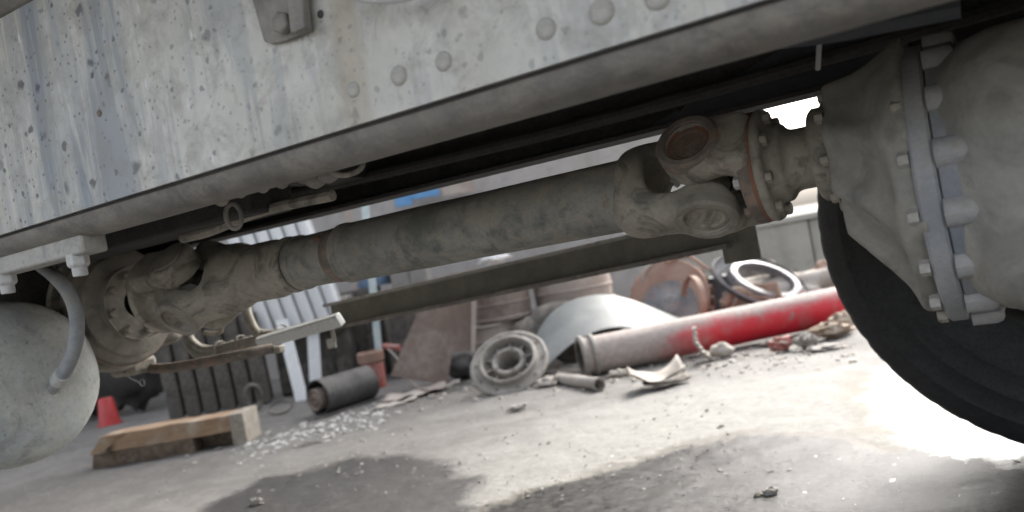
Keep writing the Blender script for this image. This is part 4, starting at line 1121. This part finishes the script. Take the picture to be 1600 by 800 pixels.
# ---- red bucket at the left, added black heaps standing in for the shade behind it
bc = G(172, 664)
bk = thing('red_bucket', 'small bright red bucket upside down between the air tank and the dark radiator', 'bucket', V((bc.x, bc.y, 0)))
obj('bucket_body', MB().lathe([(.078, .0), (.076, .012), (.070, .014), (.050, .18), (.044, .192), (0, .194)], V((bc.x, bc.y, 0)), Zu, 28), 'redplastic', bk)
obj('bucket_rim', MB().lathe([(.076, .0), (.084, .002), (.084, .014), (.074, .016)], V((bc.x, bc.y, 0)), Zu, 28), 'redplastic', bk)
for px, py, d, s, lab in ((205, 610, 6.4, (.30, .15, .40), 'added black heap standing in for the shade behind the red bucket'), (120, 600, 6.6, (.4, .2, .5), 'added dark heap standing in for the shade behind the air tank')):
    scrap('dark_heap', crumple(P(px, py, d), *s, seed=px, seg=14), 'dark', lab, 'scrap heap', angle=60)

# ---- dark brown ribbed radiator, lower left
def radiator(pxs, py_base, d, h, lean, w_rib, gap, mat, label, cat, z0=0, depth=.05, y_f=None, group=None, nm='radiator'):
    a0, _ = ab(P(pxs[0], py_base, d)); a1, _ = ab(P(pxs[1], py_base, d)); n = int(round((a1 - a0) / w_rib))
    t = thing(nm, label, cat, yl((a0 + a1) / 2, d, z0), group)
    w_ = (a1 - a0) / n
    for i in range(n):
        c0 = yl(a0 + w_ * (i + .5), d, z0 + .012); c1 = c0 + Zu * (h - .024) + Rh * lean
        prof = [(-.5, .0), (-.46, -.55), (-.30, -.9), (0, -1.0), (.30, -.9), (.46, -.55), (.5, 0)]
        rows = [[c + Rh * (q * w_ * (1 - gap)) + Fh * (r_ * depth) for q, r_ in prof] for c in (c0, c0.lerp(c1, .33), c0.lerp(c1, .66), c1)]
        rows = [[rows[0][0].lerp(rows[0][-1], .5) + Zu * -.011] * len(prof)] + rows + [[rows[-1][0].lerp(rows[-1][-1], .5) + Zu * .011] * len(prof)]
        obj('rib', MB().grid(rows), mat, t, angle=60, thick=.003)
    mid = yl((a0 + a1) / 2, d + .012, z0)
    mb = MB().prism([mid + Rh * -((a1 - a0) / 2) + Zu * .02, mid + Rh * ((a1 - a0) / 2) + Zu * .02, mid + Rh * ((a1 - a0) / 2 + lean) + Zu * (h - .02), mid + Rh * (-(a1 - a0) / 2 + lean) + Zu * (h - .02)], Fh * .02)
    obj('back_panel', mb, 'darkbox' if mat == 'darkrib' else mat, t)
    return t
radiator((262, 430), 640, 5.55, .62, -.02, .112, .16, 'darkrib', 'dark brown ribbed radiator standing behind the timber skid', 'radiator', depth=.035)
# ---- dark cabinets that carry the white corrugated sheet
def block(name, px0, px1, d, dep, z0, z1, mat, label, cat, lean=0):
    a0, _ = ab(P(px0, 600, d)); a1, _ = ab(P(px1, 600, d))
    t = thing(name, label, cat, yl((a0 + a1) / 2, d + dep / 2, z0))
    obj('case', MB().box(yl((a0 + a1) / 2, d + dep / 2, (z0 + z1) / 2), Rh * ((a1 - a0) / 2), Fh * dep / 2, Zu * ((z1 - z0) / 2)), mat, t, bevel=.01, frame=(Rh, Fh, Zu))
    n = max(1, round((a1 - a0) / .14)); w_ = (a1 - a0) / n
    for i in range(n):
        obj('door', MB().box(yl(a0 + w_ * (i + .5), d - .006, (z0 + z1) / 2), Rh * (w_ / 2 - .012), Fh * .006, Zu * ((z1 - z0) / 2 - .02)), mat, t, bevel=.004, frame=(Rh, Fh, Zu))
    return t
block('dark_cabinet', 438, 560, 5.75, .35, 0.0, .40, 'darkbox', 'low dark cabinet carrying the white ribbed panel behind the black roll', 'cabinet')
block('grey_locker', 552, 612, 5.95, .30, 0.0, .62, 'darkrib', 'dark grey locker standing behind the red pot and the pale pole', 'locker')
block('dark_locker', 622, 672, 5.6, .30, 0.0, .50, 'darkbox', 'black box in shadow left of the brown plate', 'box')
block('grey_crate', 520, 565, 5.70, .25, .405, .60, 'greybox', 'grey crate on top of the low dark cabinet right of the white ribs', 'crate')
block('grey_crate', 640, 700, 5.9, .25, .0, .80, 'greybox', 'tall grey crate whose top shows just under the drive shaft', 'crate')
radiator((412, 548), 520, 5.66, 1.10, -.20, .0975, .10, 'white', 'white enamelled ribbed radiator panel standing on the low dark cabinet', 'radiator', z0=.402, depth=.045, nm='white_radiator')
for (x0, y0, x1, y1, d, lab) in ((470, 614, 440, 500, 5.35, 'leaning white board with its foot left of the black roll'), (492, 604, 488, 500, 5.5, 'upright white board just behind the black roll')):
    q0 = P(x0, y0, d); q1 = P(x1, y1, d + .2); q0.z = 0.0
    ax = (q1 - q0).normalized()
    tag(obj('white_board', MB().box((q0 + q1) / 2 + Zu * .002, Rh * .040, Fh * .008, ax * ((q1 - q0).length / 2)), 'white', bevel=.003), lab, 'board', 'white boards leaning by the black roll')
# pale pole
q0 = P(590, 560, 5.6); q0.z = 0; q1 = P(569, 310, 5.6)
tag(obj('pale_pole', MB().box((q0 + q1) / 2, Rh * .024, Fh * .010, (q1 - q0) / 2), 'glass', bevel=.003), 'tall pale greenish pole rising behind the red pot past the shaft', 'pole')
q0 = P(560, 520, 6.6); q0.z = 0; q1 = P(541, 300, 6.6)
tag(obj('pale_post', MB().box((q0 + q1) / 2, Rh * .026, Fh * .012, (q1 - q0) / 2), 'brownlight', bevel=.003), 'cream post farther back showing as a small square above the shaft collar', 'post')
bb = yl(*ab(P(590, 500, 5.95)), .62)
t = thing('blue_canister', 'pale blue plastic canister on the grey locker behind the pale pole', 'canister', bb + Fh * .14)
obj('canister_body', MB().lathe([(0, .0), (.115, 0), (.12, .01), (.12, .13), (.10, .165), (.03, .17), (0, .17)], bb + Fh * .14 + Zu * .002, Zu, 28), 'blue', t)
obj('canister_cap', MB().lathe([(.025, .165), (.025, .19), (0, .19)], bb + Fh * .14 + Zu * .002, Zu, 14), 'white', t)
scrap('pinkish_pipe', MB().tube([P(600, 543, 5.4), P(625, 545, 5.35)], .02, 10), 'redold', 'short pinkish pipe stub between the red pot and the brown plate', 'pipe', z=.20)

# ---- chain link ring by the skid and other small pieces
def gpt(px, py, z=0): 
    g_ = G(px, py); return V((g_.x, g_.y, z))
c = gpt(400, 644, .07)
tag(obj('chain_link', on_ground(MB().tube(ringpath(c, (Rh * .8 + Fh * .5).normalized(), Zu, .045, .075, 24), .016, 10, cap=False), .0), 'darkrib', angle=60), 'dark oval chain link standing behind the right end of the timber skid', 'chain link')
c = gpt(440, 646, .03)
tag(obj('wire_coil', on_ground(MB().tube(ringpath(c, Rh, (Zu * .6 + Fh * .8).normalized(), .07, .05, 24), .007, 8, cap=False), .0), 'darkrib', angle=60), 'thin dark wire loop lying left of the black roll', 'wire')
g0, g1 = gpt(876, 600, .028), gpt(936, 610, .028)
t = thing('short_pipe', 'short dusty pipe offcut lying in front of the red pipe collar', 'pipe', g0)
obj('pipe_wall', MB().tube([g0, g1], .027, 18, cap=False), 'scrap', t, thick=.004)
obj('pipe_end', MB().lathe([(.0285, -.012), (.032, -.010), (.032, .012), (.024, .014)], g1, g1 - g0, 18), 'hub', t)
c = gpt(1030, 602, .03)
scrap('folded_sheet', bent_sheet(c, (Rh * .95 + Fh * .2).normalized(), (Fh * .9 + Zu * .12).normalized(), Zu, .24, .15, .045, 7, rough=.12), 'scrap', 'folded dusty sheet scrap open towards us below the middle of the red pipe', 'sheet metal', thick=.005, z=.022)
scrap('folded_sheet', bent_sheet(c + Rh * .03 - Fh * .03, (Rh * .97 + Fh * .1).normalized(), Fh, Zu, .20, .10, .018, 8, rough=.06), 'darkscrap', 'dark underside flap of the folded sheet below the red pipe', 'sheet metal', thick=.005, z=.002)
# curled toothed strap
cp = [P(1086, 524, 4.12), P(1088, 545, 4.08), P(1100, 562, 4.05), P(1118, 574, 4.05), P(1138, 560, 4.12)]
sp = MB(); pts_ = []
for i in range(len(cp) - 1):
    for s in range(5): pts_.append(cp[i].lerp(cp[i + 1], s / 5))
pts_.append(cp[-1])
rows = [[p + Fh * q * .075 + Rh * q * .02 + Zu * (.006 * mnoise.noise(V((i * .9, q * 4, 1)))) for q in (-.5, -.2, .2, .5)] for i, p in enumerate(pts_)]
sp.grid(rows)
st = thing('curled_strap', 'curled toothed metal strap standing up in front of the red pipe', 'metal strap', gpt(1118, 578))
lo = min(p.z for p in sp.v); sp.v = [p - Zu * (lo - .003) for p in sp.v]
obj('strap', sp, 'scrap', st, thick=.012, angle=50)
for i in range(0, len(pts_), 2):
    p = pts_[i] - Zu * (lo - .003)
    obj('tooth', MB().box(p - Fh * .042, Rh * .007, Fh * .012, Zu * .006), 'scrap', st, bevel=.002)
scrap('crushed_can', crumple(gpt(1128, 560, .04), .055, .04, .035, 12), 'scrap', 'crushed dusty lump lying inside the curl of the toothed strap', 'scrap metal', angle=50)
# pieces at the right end
for (px, py, rx, ry, rz, sd, mt, lab, nm, cat) in (
    (1222, 549, .055, .03, .030, 21, 'redold', 'small pinkish crushed tube end left of the white lump by the red pipe', 'crushed_tube', 'scrap metal'),
    (1262, 545, .05, .04, .035, 22, 'hub', 'whitish crumpled lump below the right end of the red pipe', 'white_lump', 'rubble'),
    (1290, 549, .075, .04, .016, 23, 'hub', 'flat pale crumpled piece right of the white lump', 'crumpled_sheet', 'scrap metal'),
    (1300, 528, .09, .05, .035, 24, 'scrapbrown', 'brown crumpled piece near the tyre under the pipe end', 'brown_scrap', 'scrap metal'),
    (1318, 520, .06, .05, .05, 25, 'scrapbrown', 'small brown clod touching the tyre side of the heap', 'clod', 'rubble'),
    (1205, 540, .05, .03, .015, 26, 'greybox', 'thin grey fragment left of the pinkish tube end', 'fragment', 'rubble'),
    (808, 641, .040, .02, .012, 27, 'hub', 'lone flat chip lying on open ground in front of the wheel hub', 'chip', 'rubble'),
    (483, 697, .055, .02, .008, 28, 'darkscrap', 'dark flat splinter lying on the ground above the oil stain', 'splinter', 'debris'),
    (400, 790, .022, .015, .012, 29, 'hub', 'pale pebble at the lower edge above the oil stain tip', 'pebble', 'stone'),
    (1205, 775, .016, .012, .010, 30, 'hub', 'white pebble on the damp ground at lower right', 'pebble', 'stone'),
    (1185, 778, .010, .008, .006, 31, 'darkscrap', 'dark pebble just left of the white pebble on damp ground', 'pebble', 'stone'),
    (858, 605, .06, .04, .022, 32, 'scrap', 'low clod of dirt between the wheel hub and the short pipe', 'clod', 'rubble'),
    (850, 590, .10, .05, .045, 33, 'hub', 'heap of pale grit piled against the foot of the wheel hub', 'grit_heap', 'rubble'),
    (968, 590, .05, .03, .02, 34, 'scrap', 'pale clod between the pipe collar and the folded sheet', 'clod', 'rubble')):
    scrap(nm, crumple(gpt(px, py, 0), rx, ry, rz, sd, amp=.5, sharp=1.3), mt, lab, cat, angle=30, z=-.003)
g0 = gpt(812, 640, .012)
tag(obj('chip_stick', on_ground(MB().box(g0, (Rh * .97 - Fh * .1) * .035, Fh * .006, Zu * .005), .014), 'nut', bevel=.002), 'thin pale stick across the lone chip in front of the wheel hub', 'stick')
# flat rusty sheets in front of the brown plate
for (px, py, la, lb, sd, mt, lab) in ((650, 618, .34, .22, 41, 'brownlight', 'flat dusty brown sheet lying in front of the brown plate'), (620, 632, .22, .12, 42, 'scrap', 'small flat torn sheet right of the black roll'), (690, 606, .22, .14, 43, 'scrap', 'torn flat piece by the foot of the brown plate')):
    scrap('flat_sheet', bent_sheet(gpt(px, py, 0), (Rh * .95 + Fh * .3).normalized(), Fh, Zu, la, lb, .010, sd, rough=.08), mt, lab, 'sheet metal', thick=.004, z=.003)
# dark gap filler heap below the drums and the arch
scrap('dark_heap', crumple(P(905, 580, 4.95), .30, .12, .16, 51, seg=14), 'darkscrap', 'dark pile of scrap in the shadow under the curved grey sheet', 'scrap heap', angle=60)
scrap('dark_heap', crumple(P(1215, 520, 5.15), .45, .14, .12, 52, seg=16), 'scrap', 'low mixed heap of scrap right behind the red pipe', 'scrap heap', angle=60)

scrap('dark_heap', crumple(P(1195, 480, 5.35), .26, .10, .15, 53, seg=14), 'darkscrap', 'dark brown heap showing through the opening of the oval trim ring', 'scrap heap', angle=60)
for pts__, r__, mt, lab in (
    ([P(700, 612, 4.6), P(722, 596, 4.65), P(742, 602, 4.55), P(760, 618, 4.4)], .005, 'darkrib', 'thin rusty wire looping over the dirt left of the wheel hub'),
    ([P(1128, 500, 4.75), P(1150, 470, 4.8), P(1180, 462, 4.8), P(1215, 470, 4.75)], .006, 'rustdrum', 'rusty rod bent behind the red pipe under the left of the oval trim'),
    ([P(1040, 410, 5.05), P(1075, 398, 5.1), P(1096, 412, 5.0), P(1118, 428, 4.95)], .009, 'rustdrum', 'rusty bent rod reaching from the brown drum to the oval trim'),
    ([P(606, 545, 5.2), P(622, 560, 5.1), P(640, 600, 4.9), P(668, 612, 4.75)], .005, 'scrap', 'pale wire hanging down the left side of the brown plate')):
    tag(obj('wire', MB().tube(pts__, r__, 8, 2), mt), lab, 'wire')
# ================================================================== LOOSE STUFF ON THE GROUND
def scatter(name, n, where, size, mat, flat=.5, seed=1):
    rnd = random.Random(seed); mb = MB()
    for _ in range(n):
        px, py = where(rnd); p = G(px, py)
        if p.y < 0 or p.length > 9: continue
        s = size * (.35 + rnd.random() ** 3 * 1.3); a = rnd.random() * 6.28
        u_ = V((math.cos(a), math.sin(a), rnd.uniform(-.3, .3))) * s; v_ = V((-math.sin(a), math.cos(a), rnd.uniform(-.3, .3))) * s * rnd.uniform(.35, .9); w_ = Zu * s * flat * rnd.uniform(.3, 1)
        c = V((p.x, p.y, w_.z * .4 + .001))
        vs = [c + u_ * x * rnd.uniform(.6, 1.1) + v_ * y * rnd.uniform(.6, 1.1) + w_ * z for x, y, z in ((-1, -1, 0), (1, -1, 0), (1, 1, 0), (-1, 1, 0), (-.6, -.7, 1), (.7, -.5, .9), (.5, .6, 1), (-.6, .7, .8))]
        mb.add(vs, [(4, 5, 6, 7), (0, 1, 5, 4), (1, 2, 6, 5), (2, 3, 7, 6), (3, 0, 4, 7)])
    o = obj(name, mb, mat, angle=10, origin=(0, 0, 0)); o['kind'] = 'stuff'; return o
def w_chips(r):
    t = r.random(); x = 375 + t * 225 + r.gauss(0, 10); y = 700 - t * 62 + abs(r.gauss(0, 10)) - r.gauss(0, 7)
    return x, y
def w_chips2(r): return 270 + r.random() * 330, 722 - r.random() * 40 + r.gauss(0, 14)
def w_pile(r):
    t = r.random(); x = 620 + t * 720; return x, 625 - t * 80 + r.gauss(0, 9)
def w_all(r): return r.uniform(0, 1150), 790 - r.random() ** .7 * 185
def w_near(r): return r.uniform(900, 1500), 800 - r.random() * 90
o = scatter('white_chips', 560, w_chips, .013, 'nut', .35, 3); tag(o, 'scatter of white paint chips on the ground left of the black roll', 'chips')
o = scatter('white_chips', 90, w_chips2, .014, 'hub', .35, 4); tag(o, 'sparse pale chips in front of the timber skid', 'chips')
o = scatter('rubble', 900, w_pile, .012, 'scrap', .6, 5); tag(o, 'small grey rubble along the foot of the scrap heap', 'rubble')
o = scatter('grit', 1100, w_all, .0055, 'hub', .6, 6); tag(o, 'fine pale grit strewn over the concrete', 'grit')
o = scatter('grit', 300, w_all, .004, 'greybox', .6, 7); tag(o, 'fine dark grit strewn over the concrete', 'grit')
o = scatter('grit', 45, w_near, .006, 'white', .15, 8); tag(o, 'pale flakes on the damp patch at lower right', 'flakes')
